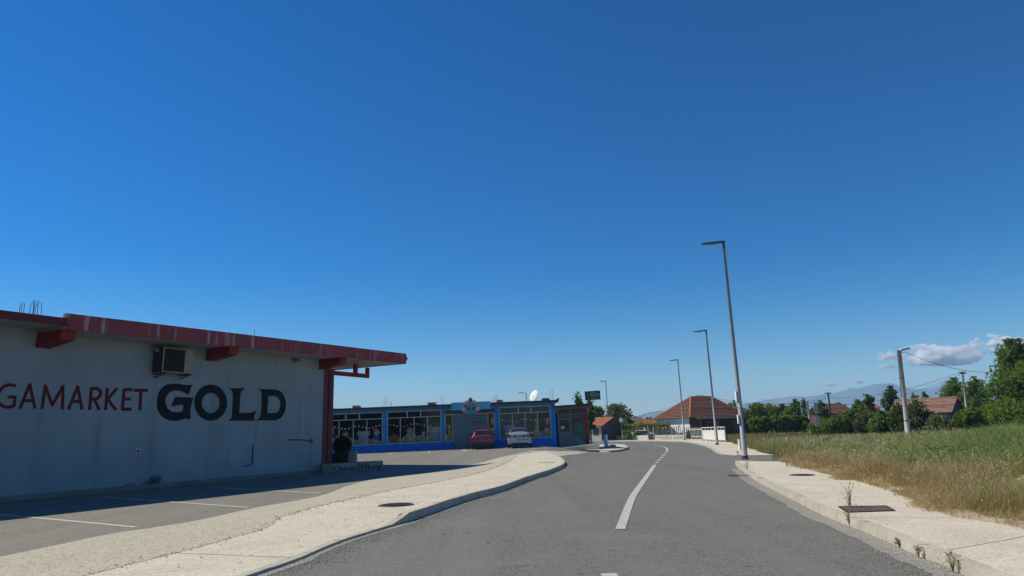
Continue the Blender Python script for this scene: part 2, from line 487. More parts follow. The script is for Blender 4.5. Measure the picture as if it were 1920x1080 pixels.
cd = bpy.data.cameras.new('camera'); cam = bpy.data.objects.new('camera', cd); COL.objects.link(cam)
cd.sensor_fit = 'HORIZONTAL'; cd.sensor_width = 36; cd.lens = FPX / 1920 * 36; cd.clip_start = .1; cd.clip_end = 60000
mw = Matrix.Identity(4)
for i in range(3):
    mw[i][0] = CR[i]; mw[i][1] = CU[i]; mw[i][2] = -_F[i]; mw[i][3] = EYE[i]
cam.matrix_world = mw
S.camera = cam

# ------------------------------------------------------------------ ground lines
def L2(pts, z=0.0, f=G): return np.array([f(x, y, z)[:2] for x, y in pts])

KL = L2([(485, 1078), (564, 1050), (640, 1017.5), (745, 985), (785, 972), (870, 942), (940, 922), (989.6, 903), (1033, 888), (1052, 879.5), (1059, 875), (1060, 871.5), (1054, 866.5), (1043, 863), (1029, 860)])
d0 = KL[0] - KL[1]; d0 /= np.linalg.norm(d0)
KL = np.vstack([[KL[0] + d0 * 14, KL[0] + d0 * 6], KL])
KLs = smooth_line(KL, .35)
EL_ = L2([(75, 1029), (215, 1000), (350, 980), (480, 952), (600, 930), (655, 910), (710, 897), (790, 888), (860, 878), (935, 865), (985, 858.5)])
d1 = EL_[0] - EL_[1]; d1 /= np.linalg.norm(d1)
EL_ = np.vstack([[EL_[0] + d1 * 12, EL_[0] + d1 * 5], EL_])
ELs = smooth_line(EL_, .6)
SL_ = L2([(121, 1080), (330, 1030), (460, 995.5), (542, 972), (600, 955), (667, 940), (722, 927), (835, 905), (900, 890), (940, 876), (970, 862)], .08)
d2 = SL_[0] - SL_[1]; d2 /= np.linalg.norm(d2)
SL_ = np.vstack([[SL_[0] + d2 * 12, SL_[0] + d2 * 5], SL_])
SLs = smooth_line(SL_, .6)

def hL(y): return .03 + .12 * ss(12.2, 12.75, y)
def pz(x, y):
    q = np.column_stack([np.ravel(x), np.ravel(y)])
    dE = dist_line(q, ELs); dS = dist_line(q, SLs)
    wgt = dE / (dE + dS + 1e-6)
    right = (dist_line(q, KLs) < dist_line(q, ELs)) & (dS + .02 < dist_line(q, ELs))
    k = np.where(right & (dist_line(q, KLs) < dS + 50) & _kside(q), 1.0, wgt)
    return hL(q[:, 1]) * ss(0, 1, k) + gz(q[:, 0], q[:, 1]) + .004
def _kside(q):
    """on the road side of the seam"""
    r = np.zeros(len(q), bool)
    for i, p in enumerate(q):
        j = np.argmin(((SLs - p) ** 2).sum(1)); j = min(max(j, 1), len(SLs) - 2)
        t = SLs[j + 1] - SLs[j - 1]; d = p - SLs[j]
        r[i] = t[0] * d[1] - t[1] * d[0] < 0
    return r

def offset_line(P, d):
    P = np.asarray(P); out = []
    for i in range(len(P)):
        t = P[min(i + 1, len(P) - 1)] - P[max(i - 1, 0)]; t = t / np.linalg.norm(t)
        out.append(P[i] + np.array([-t[1], t[0]]) * d)
    return np.array(out)

def kerb_blocks(P, h, width, side, name, label, zoff=0.0, blk=1.0, mat='kerb', h_low=None):
    """row of kerb stones along foot line P, body on `side` (+1 left of travel)"""
    Q = resample(P, .25); m = MB()
    s = np.concatenate([[0], np.cumsum(np.linalg.norm(np.diff(Q, axis=0), axis=1))])
    n = max(1, int(s[-1] / blk))
    for i in range(n):
        a, b = s[-1] * i / n + .006, s[-1] * (i + 1) / n - .006
        mid = np.linspace(a, b, 4)
        xy = np.column_stack([np.interp(mid, s, Q[:, 0]), np.interp(mid, s, Q[:, 1])])
        inn = offset_line(xy, width * side); top0 = offset_line(xy, .02 * side)
        jz = RND.uniform(-.004, .004)
        for k in range(3):
            def zz(p): return float(gz(p[0], p[1])) + zoff
            def hh(p): return (h(p[1]) if callable(h) else h) + jz
            A, B, C, D = xy[k], xy[k + 1], inn[k + 1], inn[k]; tA, tB = top0[k], top0[k + 1]
            pts = [(*A, zz(A) - .1), (*B, zz(B) - .1), (*C, zz(C) - .1), (*D, zz(D) - .1),
                   (*tA, zz(A) + hh(A)), (*tB, zz(B) + hh(B)), (*C, zz(C) + hh(C)), (*D, zz(D) + hh(D))]
            if side < 0: pts = [pts[i] for i in (1, 0, 3, 2, 5, 4, 7, 6)]
            m.hexa(pts)
    return tag(m.build(name, M[mat]), label, None, None, 'structure')

# ground sheet to the horizon
xs = np.unique(np.concatenate([[-5000, -3000, -1500, -700, -350, -180, -100], np.arange(-60, 62, 2.0), [70, 100, 180, 350, 700, 1500, 3000, 5000]]))
ys = np.unique(np.concatenate([[-400, -150, -60, -30], np.arange(-20, 122, 2.0), [140, 180, 250, 350, 700, 1500, 3000, 5200]]))
gx, gy = np.meshgrid(xs, ys); nx, ny = len(xs), len(ys)
V = np.column_stack([gx.ravel(), gy.ravel(), gz(gx.ravel(), gy.ravel()) - .07])
ii, jj = np.meshgrid(np.arange(nx - 1), np.arange(ny - 1)); b0 = (jj * nx + ii).ravel()
tag(np_mesh('ground', V, np.column_stack([b0, b0 + 1, b0 + nx + 1, b0 + nx]), M['soil'], smooth=True), 'dry grassy earth reaching to the hills', None, None, 'structure')

# road
KR = L2([(1793, 1073), (1760, 1058), (1710, 1038), (1677, 1023), (1632, 1003), (1593, 987), (1560, 974), (1518, 955), (1476.7, 933), (1426.7, 908), (1400, 890), (1383, 876.5), (1379, 872), (1378, 869.5)])
d3 = KR[0] - KR[1]; d3 /= np.linalg.norm(d3)
KR = np.vstack([[KR[0] + d3 * 13, KR[0] + d3 * 6], KR])
KRs = smooth_line(KR, .35)
KR2 = L2([(1377, 854), (1346, 850.7), (1333, 842), (1315, 835), (1295, 830.8), (1281, 828.9), (1255, 828), (1227, 827.5), (1160, 827.8), (1105, 828.3)])
KR2 = np.vstack([KR2, [KR2[-1] + np.array([-14, 2.5]), KR2[-1] + np.array([-60, 3])]])
KR2s = smooth_line(KR2, 1.0)
drive = L2([(1478, 867), (1478, 848.5)])
left_in = offset_line(KLs, .35)
ISL = np.array([GT(x, y)[:2] for x, y in [(1066, 842.5), (1124, 847.5), (1146, 848), (1165, 846), (1176, 842.5), (1177, 839.5), (1170, 836), (1154, 835)]])
far_left = np.array([[8.5, 58], [6.5, 68], [1, 80], [-10, 88], [-60, 92]])
road_poly = np.vstack([KRs + [0.25, 0], drive, KR2s + [.4, .6], far_left[::-1], [ISL[7] + [-1.0, 0]], [ISL[0] + [-.5, .3]], [KLs[-1] + [-1.6, .6]], left_in[::-1][2:]])
sheet('road', road_poly, 1.1, lambda x, y: gz(x, y) - .002, M['road'], label='worn grey asphalt road curving away to the left')

# parking lot
lot_poly = np.vstack([ELs, [ISL[0] + [-.3, -.2]], [[4.6, 53]], [[4.6, 57], [-45, 57], [-45, 6]], [ELs[0] + [-12, 0]]])
sheet('parking_lot', lot_poly, 1.6, lambda x, y: gz(x, y) + .002, M['lot'], label='coarse asphalt car park in front of the shops')

# pavement left: smooth concrete and the coarse concrete ramp down to the car park
kin = offset_line(KLs, .14)
pav_poly = np.vstack([kin, SLs[::-1]])
ramp_poly = np.vstack([SLs, [kin[-1]], ELs[::-1]])
sheet('pavement', pav_poly, .5, lambda x, y: hL(y) + gz(x, y), M['pave'], label='pale concrete pavement left of the road')
def rampz(x, y):
    q = np.column_stack([x, y]); dE = dist_line(q, ELs); dS = dist_line(q, SLs)
    return hL(q[:, 1]) * (dE / (dE + dS + 1e-6)) + gz(x, y) + .004
sheet('pavement_ramp', ramp_poly, .5, rampz, M['ramp'], label='rough concrete apron sloping from pavement to car park')
kerb_blocks(KLs, lambda y: float(hL(y)) + .002, .14, 1, 'kerb', 'concrete kerb in shade along the left pavement')

# pavement right
OUT_R = L2([(1930, 996), (1877, 983), (1785, 970), (1677, 924), (1610, 903), (1543, 888), (1502, 877), (1477, 869), (1462, 866.5)], .12)
OUT_R = np.vstack([[OUT_R[0] + [1.2, -3], ] , OUT_R]); OUT_R = np.vstack([[OUT_R[0] + [1.0, -12]], OUT_R])
kinR = offset_line(KRs, -.16)
sheet('pavement', np.vstack([kinR, OUT_R[::-1] + [.5, 0]]), .5, lambda x, y: x * 0 + .12, M['pave_r'], label='pale concrete pavement between road and tall grass')
kerb_blocks(KRs, .122, .16, -1, 'kerb', 'sunlit concrete kerb along the right pavement')
OUT_R2 = L2([(1462, 850.5), (1420, 845), (1403, 841), (1361, 827), (1330, 823.5), (1318, 823), (1290, 823.6), (1227, 824.6), (1105, 825.6)], .1)
OUT_R2 = np.vstack([OUT_R2, [OUT_R2[-1] + np.array([-14, 2.5]), OUT_R2[-1] + np.array([-60, 4])]])
kinR2 = offset_line(KR2s, -.15)
sheet('pavement', np.vstack([kinR2, OUT_R2[::-1] + [.25, .25]]), 1.2, lambda x, y: .012 + .088 * ss(38.2, 43, y), M['pave_r'], label='far stretch of pale pavement past the driveway')
kerb_blocks(KR2s[::2], lambda y: .014 + .088 * float(ss(38.2, 43, y)), .15, -1, 'kerb', 'kerb of the far pavement round the bend', blk=2.0)

# little traffic island by the shop corner
isl_t = smooth_line(ISL[1:], .3)
isl_poly = np.vstack([isl_t, [ISL[7] + [-2.0, -.2], ISL[1] + [-1.0, .3]]])
sheet('pavement', isl_poly, .5, lambda x, y: gz(x, y) + .13, M['pave_r'], label='small concrete island at the shop corner')
kerb_blocks(isl_t[::-1], .134, .13, -1, 'kerb', 'kerb round the small island', blk=.9)

# gravel along both kerbs
def gband(P, w0, w1, side, label):
    a = offset_line(P, .02 * side); b = offset_line(P, side * w0)
    b = b + np.array([[RND.uniform(-.03, .03), 0] for _ in b])
    sheet('gravel', np.vstack([a, b[::-1]]), .4, lambda x, y: gz(x, y) + .004, M['gravel'], 'stuff', label)
gband(KRs[4:-10], .3, .3, 1, 'loose grey gravel lying along the right kerb')
gband(KLs[6:-24], .14, .3, -1, 'loose gravel and dust along the left kerb')
def pebbles(P, side, n, wmax, label):
    V = []; Fc = []
    for _ in range(n):
        i = RND.randrange(len(P) - 1); t = RND.random(); p = P[i] * (1 - t) + P[i + 1] * t
        tt = P[i + 1] - P[i]; tt = tt / np.linalg.norm(tt); off = side * abs(RND.gauss(.05, wmax))
        p = p + np.array([-tt[1], tt[0]]) * off
        r = RND.uniform(.004, .011); k = len(V); z = float(gz(*p)) + .003
        for a in range(4):
            an = a * 1.571 + RND.uniform(-.4, .4); V.append((p[0] + r * math.cos(an), p[1] + r * math.sin(an), z + RND.uniform(-.3, .3) * r))
        V.append((p[0], p[1], z + r * .45)); V.append((p[0], p[1], z - r))
        for a in range(4): Fc += [(k + a, k + (a + 1) % 4, k + 4), (k + (a + 1) % 4, k + a, k + 5)]
    tag(np_mesh('pebbles', V, Fc, M['pebble']), label, 'gravel', None, 'stuff')
pebbles(KRs[3:60], 1, 7000, .2, 'loose pebbles scattered along the right kerb')
pebbles(KLs[5:62], -1, 12000, .3, 'loose pebbles scattered along the left kerb')

def specks(q, zf, mat, label, r0=.006, r1=.016):
    V = []; Fc = []
    for p in q:
        r = RND.uniform(r0, r1); k = len(V); z = zf(p)
        for a in range(4):
            an = a * 1.571 + RND.uniform(-.5, .5); V.append((p[0] + r * math.cos(an), p[1] + r * math.sin(an), z + .001))
        V.append((p[0], p[1], z + r * .6))
        for a in range(4): Fc.append((k + a, k + (a + 1) % 4, k + 4))
    tag(np_mesh('crumbs', V, Fc, M[mat]), label, 'dirt', None, 'stuff')
q = []
for i in range(14, len(SLs) - 1):
    for _ in range(24 if SLs[i][1] < 17 else 12):
        t = RND.random(); p = SLs[i] * (1 - t) + SLs[i + 1] * t
        q.append(p + np.array([RND.gauss(0, .05 + .12 * RND.random() ** 3), RND.gauss(0, .05)]))
specks(q, lambda p: float(hL(p[1]) + gz(*p)) + .003, 'soil', 'dark crumbs of dirt along the seam of the left pavement', .008, .02)
q = [KLs[i] * (1 - f) + SLs[np.argmin(((SLs - KLs[i]) ** 2).sum(1))] * f for i in RNG.integers(6, len(KLs) - 8, 420) for f in [RND.uniform(.1, .98)]]
q = [p + RNG.normal(0, .12, 2) for p in q]
specks(q, lambda p: float(hL(p[1]) + gz(*p)) + .002, 'soil', 'scattered dark grit on the left pavement', .006, .02)
qq = RNG.uniform((4.6, 5), (12, 30), (1300, 2)); qq = qq[inside(np.vstack([kinR, OUT_R[::-1]]), qq)]
specks(list(qq), lambda p: .122, 'soil', 'scattered dark grit on the right pavement', .004, .012)
q = RNG.uniform((-3, 7), (9, 34), (420, 2)); q = q[inside(road_poly, q)]; q = q[dist_line(q, KRs) > .5]; q = q[dist_line(q, KLs) > .3]
def cracks(q):
    m = MB()
    for p in q[:150]:
        an = RND.gauss(0, .5); L = RND.uniform(.03, .16); w_ = RND.uniform(.004, .011); d = np.array([math.cos(an), math.sin(an)]); n_ = np.array([-d[1], d[0]]) * w_; z = float(gz(*p)) + .003
        m.poly([(*(p - d * L), z), (*(p - n_ * RND.uniform(.5, 1)), z), (*(p + d * L * RND.uniform(.5, 1)), z), (*(p + n_), z)])
    tag(m.build('crumbs', M['iron']), 'small dark tar marks and chips on the road asphalt', 'dirt', None, 'stuff')
cracks(q)
# crack lines / expansion joints across the pavements
def joint(a, b, z, wd=.012, label='expansion joint across the pavement'):
    a, b = np.array(a), np.array(b); n = 14; P = [a + (b - a) * f + np.array([RND.uniform(-.012, .012), RND.uniform(-.012, .012)]) for f in np.linspace(0, 1, n)]
    L_, R_ = offset_line(np.array(P), wd / 2), offset_line(np.array(P), -wd / 2); m = MB()
    for k in range(n - 1): m.poly([(*L_[k], z(L_[k])), (*R_[k], z(R_[k])), (*R_[k + 1], z(R_[k + 1])), (*L_[k + 1], z(L_[k + 1]))])
    tag(m.build('pavement_joint', M['dkconc']), label, None, None, 'structure')
def nearest(L, p): return L[np.argmin(((L - p) ** 2).sum(1))]
zl = lambda p: float(hL(p[1]) + gz(*p)) + .003
for yy, nm in ((9.2, 'first'), (14.6, 'second'), (19.5, 'third'), (25.0, 'fourth')):
    p = kin[np.argmin(abs(kin[:, 1] - yy))]; joint(p, nearest(SLs, p), zl, .014, 'thin dark joint across the left pavement, %s' % nm)
for yy, nm in ((7.8, 'first'), (10.4, 'second'), (13.6, 'third'), (18.0, 'fourth'), (23.0, 'fifth')):
    p = kinR[np.argmin(abs(kinR[:, 1] - yy))]; o_ = nearest(smooth_line(OUT_R, .3), p); joint(p, o_, lambda p: .1225, .012, 'thin joint across the right pavement, %s' % nm)
# markings
def mark(name, poly, label, z=.007, mat='paint', step=.5):
    sheet(name, np.array(poly)[:, :2], step, lambda x, y: gz(x, y) + z, M[mat], label=label)
cl = smooth_line(L2([(1154, 992.5), (1179, 934), (1198, 907), (1225, 871.7)]), .5)
cr = smooth_line(L2([(1172.5, 992.8), (1191.7, 934), (1208, 907), (1231, 871.7)]), .5)
cen = smooth_line(L2([(1163, 992.6), (1185.3, 934), (1203, 907), (1228, 871.7)]), .4)
mark('road_marking', np.vstack([offset_line(cen, .078), offset_line(cen, -.078)[::-1]]), 'long white line down the middle of the road')
for i, (a, b) in enumerate([((1230.5, 868.3), (1233, 866)), ((1235, 863.5), (1237, 861.3)), ((1239.5, 859), (1241.5, 857)), ((1243, 855.2), (1245, 853)), ((1246.5, 851), (1248, 849))]):
    p = L2([a, b]); mark('road_marking', np.vstack([offset_line(p, .08), offset_line(p, -.08)[::-1]]), 'short white dash number %s of the broken centre line, counted from the near end' % ['one', 'two', 'three', 'four', 'five'][i])
p = smooth_line(L2([(1249.5, 847), (1251, 844), (1250.5, 841), (1246, 838.3), (1237, 836.3), (1225, 835.3)]), .8)
mark('road_marking', np.vstack([offset_line(p, .08), offset_line(p, -.08)[::-1]]), 'white line bending round the far curve')
p = L2([(1141, 1076)]); p = np.vstack([p - [0.02, 2.2], p])
mark('road_marking', np.vstack([offset_line(p, .085), offset_line(p, -.085)[::-1]]), 'white road line at the lower edge of the picture')
for px, lab in [([(0, 965), (255, 989)], 'faded white bay line nearest the viewer'), ([(190, 932), (467, 952)], 'faded white bay line, second from the viewer'),
                ([(390, 914), (600, 925)], 'faded white bay line, third from the viewer'), ([(640, 886.5), (757, 890)], 'faded white bay line, farthest from the viewer'),
                ([(0, 951), (480, 904.7), (595, 893.5)], 'long thin white line parallel to the grey wall')]:
    p = L2(px); wd = .03 if 'long' in lab else .055
    if 'long' not in lab: p = np.vstack([p[0] + (p[0] - p[1]) * (.5 if 'nearest' in lab else 0), p[1:]])
    mark('road_marking', np.vstack([offset_line(p, wd), offset_line(p, -wd)[::-1]]), lab, .008, 'oldpaint', .6)
for i, (a, b) in enumerate([((662, 855), (675, 852.5)), ((729, 852), (737, 849)), ((803, 849.3), (806, 846.5)), ((868, 843.5), (874, 846.5))]):
    p = np.array([GT(*a)[:2], GT(*b)[:2]])
    mark('road_marking', np.vstack([offset_line(p, .06), offset_line(p, -.06)[::-1]]), 'short white bay mark in front of the blue shop, %s from the left' % ['first', 'second', 'third', 'fourth'][i], .008, 'oldpaint')
# dusty patch on the entrance apron
mark('road_patch', np.array([GT(x, y)[:2] for x, y in [(985, 855.5), (1050, 846.5), (1108, 848), (1085, 852), (1040, 858)]]), 'pale dusty patch across the car park entrance', .009, 'ramp')

# covers and grates
def cover(name, px, py, z, rx, label, cat='manhole cover'):
    c = G(px, py, z); m = MB()
    m.lathe([(0, .012), (rx * .93, .012), (rx * .95, .004), (rx, .006), (rx * 1.05, -.01)], 28, (0, 0, 0))
    t = thing(name, label, cat, (c[0], c[1], z + .002))
    m.build('rim', M['iron'], t)
    k = MB()
    for i in range(-5, 6):
        for j in range(-5, 6):
            if (i * i + j * j) < 26: k.bx(i * rx * .155 - .02, i * rx * .155 + .02, j * rx * .155 - .02, j * rx * .155 + .02, .012, .019)
    k.build('tread', M['iron'], t)
cover('manhole_cover', 743, 947, .152, .36, 'round iron manhole cover in the left pavement')
cover('manhole_cover', 1504, 891, .12, .34, 'small round iron cover in the right pavement')
def grate(pts, z, label, n=9, cross=True):
    q = [G(x, y, z) for x, y in pts]; c = sum(q) / 4
    t = thing('drain_grate', label, 'drain grate', (c[0], c[1], z)); m = MB(); q = [Vector(p - c) for p in q]; fr = MB()
    for p in q: p.z = .0
    for a, b in zip(q, q[1:] + q[:1]): fr.beam(a + Vector((0, 0, .004)), b + Vector((0, 0, .004)), .035, .016)
    fr.build('frame', M['iron'], t)
    for i in range(1, n):
        a = q[0].lerp(q[1], i / n); b = q[3].lerp(q[2], i / n); m.beam(a + Vector((0, 0, .006)), b + Vector((0, 0, .006)), .022, .012)
    if cross:
        for i in range(1, 5):
            a = q[0].lerp(q[3], i / 5); b = q[1].lerp(q[2], i / 5); m.beam(a + Vector((0, 0, .003)), b + Vector((0, 0, .003)), .02, .012)
    m.build('bars', M['grate'], t)
    MB().poly([p + Vector((0, 0, -.004 + .006)) for p in q]).build('sump', M['dark'], t)
grate([(1590, 961), (1677, 958), (1660, 949), (1573, 950.5)], .122, 'large rusty rectangular grate in the right pavement', 14)
grate([(1366, 892.8), (1402, 892.8), (1401, 891.0), (1366, 891.0)], .0, 'narrow dark gully grate in the road by the right kerb', 8, False)
grate([(1011, 868), (1039, 867.6), (1038, 866.2), (1011, 866.6)], .155, 'narrow brown grate in the tip of the left pavement', 8, False)

# ------------------------------------------------------------------ frames for facades
class Frame:
    def __init__(s, o, ex, tilt=None):
        s.o = np.array(o, float); s.ex = np.array(ex, float) / np.linalg.norm(ex)
        up = np.array([0, 0, 1.0]); s.ey = np.cross(up, s.ex); s.ey /= np.linalg.norm(s.ey); s.ez = np.cross(s.ex, s.ey)
        s.mat = Matrix([[s.ex[i], s.ey[i], s.ez[i], s.o[i]] for i in range(3)] + [[0, 0, 0, 1]])
    def pix(s, x, y, off=0.0):
        d = ray(x, y); p0 = s.o + s.ey * off; k = ((p0 - EYE) @ s.ey) / (d @ s.ey); q = EYE + d * k - s.o
        return float(q @ s.ex), float(q @ s.ez)
    def w(s, x, y, z): return s.o + s.ex * x + s.ey * y + s.ez * z

# ------------------------------------------------------------------ grey-blue supermarket, left
A_, B_ = G(0, 942), G(602, 887)
SM = Frame((B_[0], B_[1], 0), (A_ - B_))          # local x along the wall towards the viewer, local y out of the wall (n) ...
if (SM.ey @ (EYE - SM.o)) < 0: raise RuntimeError('frame')
sm = thing('supermarket_building', 'pale blue grey market hall with red roof edge and painted lettering', 'building', mat=SM.mat)
def zr(u): return 5.2 - .0145 * (u + 4.1)
_su = SM.pix(283, 908)[0]
M['wallblue_sooty'] = wallmat('pale_blue_grey_render', (.28, .33, .36), [(_su, .15, 1.0, .8), (_su + .7, .0, .7, .5)])
MB().bx(0, 34, -18, 0, -.2, 5.18).build('wall', M['wallblue_sooty'], sm)
MB().bx(0, 34, .0, .03, -.1, .16).build('plinth', M['dkconc'], sm)
m = MB()
m.hexa([(-4.3, -18, zr(-4.3)), (12.4, -18, zr(12.4)), (12.4, 1.44, zr(12.4)), (-4.3, 1.44, zr(-4.3)),
        (-4.3, -18, zr(-4.3) + .4), (12.4, -18, zr(12.4) + .4), (12.4, 1.44, zr(12.4) + .4), (-4.3, 1.44, zr(-4.3) + .4)])
m.hexa([(12.41, -18, 4.98), (34, -18, 4.9), (34, 1.34, 4.9), (12.41, 1.34, 5.06), (12.41, -18, 5.2), (34, -18, 5.0), (34, 1.34, 5.0), (12.41, 1.34, 5.2)])
m.build('roof_slab', M['soffit'], sm)
m = MB()
m.hexa([(-4.36, 1.44, zr(-4.3) - .03), (12.42, 1.44, zr(12.4) - .03), (12.42, 1.5, zr(12.4) - .03), (-4.36, 1.5, zr(-4.3) - .03),
        (-4.36, 1.44, zr(-4.3) + .5), (12.42, 1.44, zr(12.4) + .45), (12.42, 1.5, zr(12.4) + .45), (-4.36, 1.5, zr(-4.3) + .5)])
m.hexa([(-4.36, -18, zr(-4.3) - .03), (-4.3, -18, zr(-4.3) - .03), (-4.3, 1.44, zr(-4.3) - .03), (-4.36, 1.44, zr(-4.3) - .03),
        (-4.36, -18, zr(-4.3) + .5), (-4.3, -18, zr(-4.3) + .5), (-4.3, 1.44, zr(-4.3) + .5), (-4.36, 1.44, zr(-4.3) + .5)])
m.build('roof_fascia', M['fascia'], sm, label='faded streaky red fascia')
m = MB()
m.hexa([(12.43, 1.34, 5.05), (34, 1.34, 4.86), (34, 1.42, 4.86), (12.43, 1.42, 5.05), (12.43, 1.34, 5.27), (34, 1.34, 5.14), (34, 1.42, 5.14), (12.43, 1.42, 5.27)])
m.hexa([(12.43, 1.421, 5.18), (34, 1.421, 5.06), (34, 1.45, 5.06), (12.43, 1.45, 5.18), (12.43, 1.421, 5.27), (34, 1.421, 5.14), (34, 1.45, 5.14), (12.43, 1.45, 5.27)])
m.build('roof_fascia', M['darkred'], sm, label='darker and thinner red fascia of the lower roof')
MB().bx(12.425, 12.53, 1.36, 1.5, 5.28, zr(12.4) + .45).build('end_cap', M['cream'], sm)
for u in (12.3, 6.25, .16):
    m = MB(); zt = min(zr(u), 5.04 if u > 12 else 9) - .01
    m.hexa([(u - .22, 0.0, zt - .45), (u + .2, .0, zt - .45), (u + .2, 1.28, zt - .3), (u - .22, 1.28, zt - .3),
            (u - .22, .0, zt), (u + .2, .0, zt), (u + .2, 1.33, zt), (u - .22, 1.33, zt)])
    m.build('roof_beam', M['red'], sm)
MB().bx(-.28, .0, -.28, .02, -.1, 4.74).build('column', M['darkred'], sm)
MB().bx(-.66, -.36, -.28, .02, -.1, 4.74).build('column', M['darkred'], sm)
m = MB(); m.bx(-3.3, .0, -.16, -.02, 4.48, 4.68); m.bx(-3.3, -3.12, -.16, -.02, 4.68, 5.0); m.bx(-2.4, -2.2, -.16, -.02, 4.68, 5.12)
m.build('canopy_brace', M['red'], sm)
MB().bx(-4.56, -4.37, 1.28, 1.42, zr(-4.3) + .17, zr(-4.3) + .36).build('gutter_spout', M['darkred'], sm)
# glazed entrance end under the canopy (faces away from the viewer)
m = MB()
for i in range(5): m.bx(-.05, -.004, -17 + i * 3.3, -14.2 + i * 3.3, .1, 3.4)
m.build('window', M['glass'], sm)
# lettering
def on_wall(scale, ox, oy, lift=.004):
    def f(x, y):
        u, z = SM.pix(ox + x / scale, oy + y / scale, lift); return (u, lift, z)
    return f
let = [[(145, 787), (110, 776), (75, 775), (38, 787), (5, 818), (-18, 862), (-20, 905), (-4, 945), (30, 970), (70, 978), (110, 970), (128, 958), (136, 886), (72, 884)],
       [(178, 990), (268, 772), (315, 990)], [(208, 918), (298, 918)],
       [(377, 995), (408, 785), (470, 958), (567, 788), (561, 998)],
       [(615, 998), (700, 790), (738, 1000)], [(642, 925), (724, 925)],
       [(806, 1002), (823, 800)], [(822, 808), (868, 806), (896, 822), (905, 848), (898, 878), (874, 900), (845, 905), (818, 905)], [(850, 905), (893, 1003)],
       [(950, 1003), (966, 802)], [(1055, 805), (968, 904), (1045, 1003)],
       [(1100, 1003), (1118, 810)], [(1116, 818), (1195, 818)], [(1108, 903), (1180, 903)], [(1101, 995), (1185, 995)],
       [(1205, 824), (1332, 824)], [(1268, 824), (1258, 1005)],
       [(-178, 985), (-150, 748)], [(-152, 758), (-62, 762)], [(-163, 866), (-76, 868)], [(-178, 978), (-86, 980)],
       [(-452, 980), (-412, 735), (-345, 940), (-240, 742), (-252, 984)]]
vs, fs = strokes_mesh([[(x, -y) for x, y in L] for L in let], 29)
f = on_wall(4.8, 0, 560)
m = MB(); m.add([f(x, -y) for x, y in vs], fs); m.build('lettering', M['txtred'], sm, label='thin red letters')
def ell(cx, cy, rx, ry, n=36): return [(cx + rx * math.cos(2 * math.pi * i / n), cy + ry * math.sin(2 * math.pi * i / n)) for i in range(n)]
f = on_wall(1, 0, 0)
m = MB()
m.flat([[(360.4, 721.5), (345, 721.5), (338, 719.8), (330, 719), (320, 719.3), (310, 722), (302, 728.5), (296, 738.5), (293.5, 752), (294.5, 766), (300, 777.5), (309, 785.5), (321, 789), (334, 788.8), (346, 784.8), (356, 786.5), (357.5, 783), (357.3, 765), (361.5, 749.7), (363.5, 745.6), (328, 744), (320.5, 763), (330, 760.3), (343.5, 758.7), (342.5, 770.5), (334, 773), (322, 771.8), (314, 765), (310, 754), (312, 743), (319, 735), (328, 732), (338, 733), (347, 737), (353.5, 740.5)]], f)
m.flat([ell(395, 755, 31, 34), ell(395, 755.7, 16.4, 19)[::-1]], f)
g = lambda pts: [(380 + x / 4.8, 600 + y / 4.8) for x, y in pts]
m.flat([g([(240, 615), (380, 612), (355, 635), (345, 652), (338, 690), (330, 838), (430, 835), (462, 825), (487, 806), (472, 845), (465, 870), (467, 907), (222, 907), (250, 892), (262, 872), (272, 690), (268, 650), (258, 632)])], f)
m.flat([g([(503, 620), (655, 625), (685, 634), (710, 650), (728, 674), (740, 700), (748, 728), (750, 755), (747, 795), (738, 830), (724, 858), (705, 880), (680, 896), (650, 904), (475, 903), (500, 890), (515, 873), (525, 840), (530, 690), (528, 655), (520, 635)]), g([(592, 682), (650, 685), (670, 695), (685, 710), (695, 735), (698, 762), (695, 790), (688, 812), (677, 828), (663, 836), (582, 838)])[::-1]], f)
m.build('lettering', M['txtblk'], sm, label='heavy black flared letters')
# fittings on the wall
u, z = SM.pix(257, 846); m = MB(); m.bx(u - .09, u + .09, .0, .05, z - .09, z + .09); m.build('socket_box', M['frame'], sm)
MB().lathe([(0, .056), (.045, .056), (.05, .05)], 12, (u, 0, z), 'y').build('socket_hole', M['black'], sm)
u, z = SM.pix(474, 834); m = MB(); m.tube([(u, .02, z), (u + .01, .03, z - .75)], .02, 6); m.tube([(u, .03, z - .75), (u + .5, .02, z - .85)], .014, 6); m.build('cable', M['wire'], sm)
u, z = SM.pix(540, 824.5); u2, z2 = SM.pix(584, 827); m = MB(); m.tube([(u, .02, z), ((u + u2) / 2, .025, (z + z2) / 2 + .03), (u2, .03, z2)], .03, 6); m.bx(u2 - .05, u2 + .05, .0, .05, z2 - .09, z2 + .09); m.build('cable', M['dksteel'], sm)
def rebar_local(parent, spots, mat='rust', r=.012):
    for (x, y, z0, h, bend) in spots:
        path = [(x, y, z0), (x, y, z0 + h * .75), (x + bend * .4, y, z0 + h)]
        if bend: path += [(x + bend * .9, y, z0 + h * .96), (x + bend, y, z0 + h * .35)]
        MB().tube(path, r, 5).build('rebar', M[mat], parent)
sp = []
for px in (36.5, 40, 44.5): 
    u, z = SM.pix(px, 583, .4); sp.append((u, .4, 5.13, .59 + RND.uniform(-.05, .12), 0))
for px, bnd in ((55.5, -.22), (61.5, 0), (63, 0), (65.5, -.18)):
    u, z = SM.pix(px, 586, .4); sp.append((u, .4, 5.13, .7 + RND.uniform(-.04, .06), bnd))
u, z = SM.pix(477, 628, .4); sp.append((u, .4, zr(u) + .35, .55, 0))
rebar_local(sm, sp, r=.009)

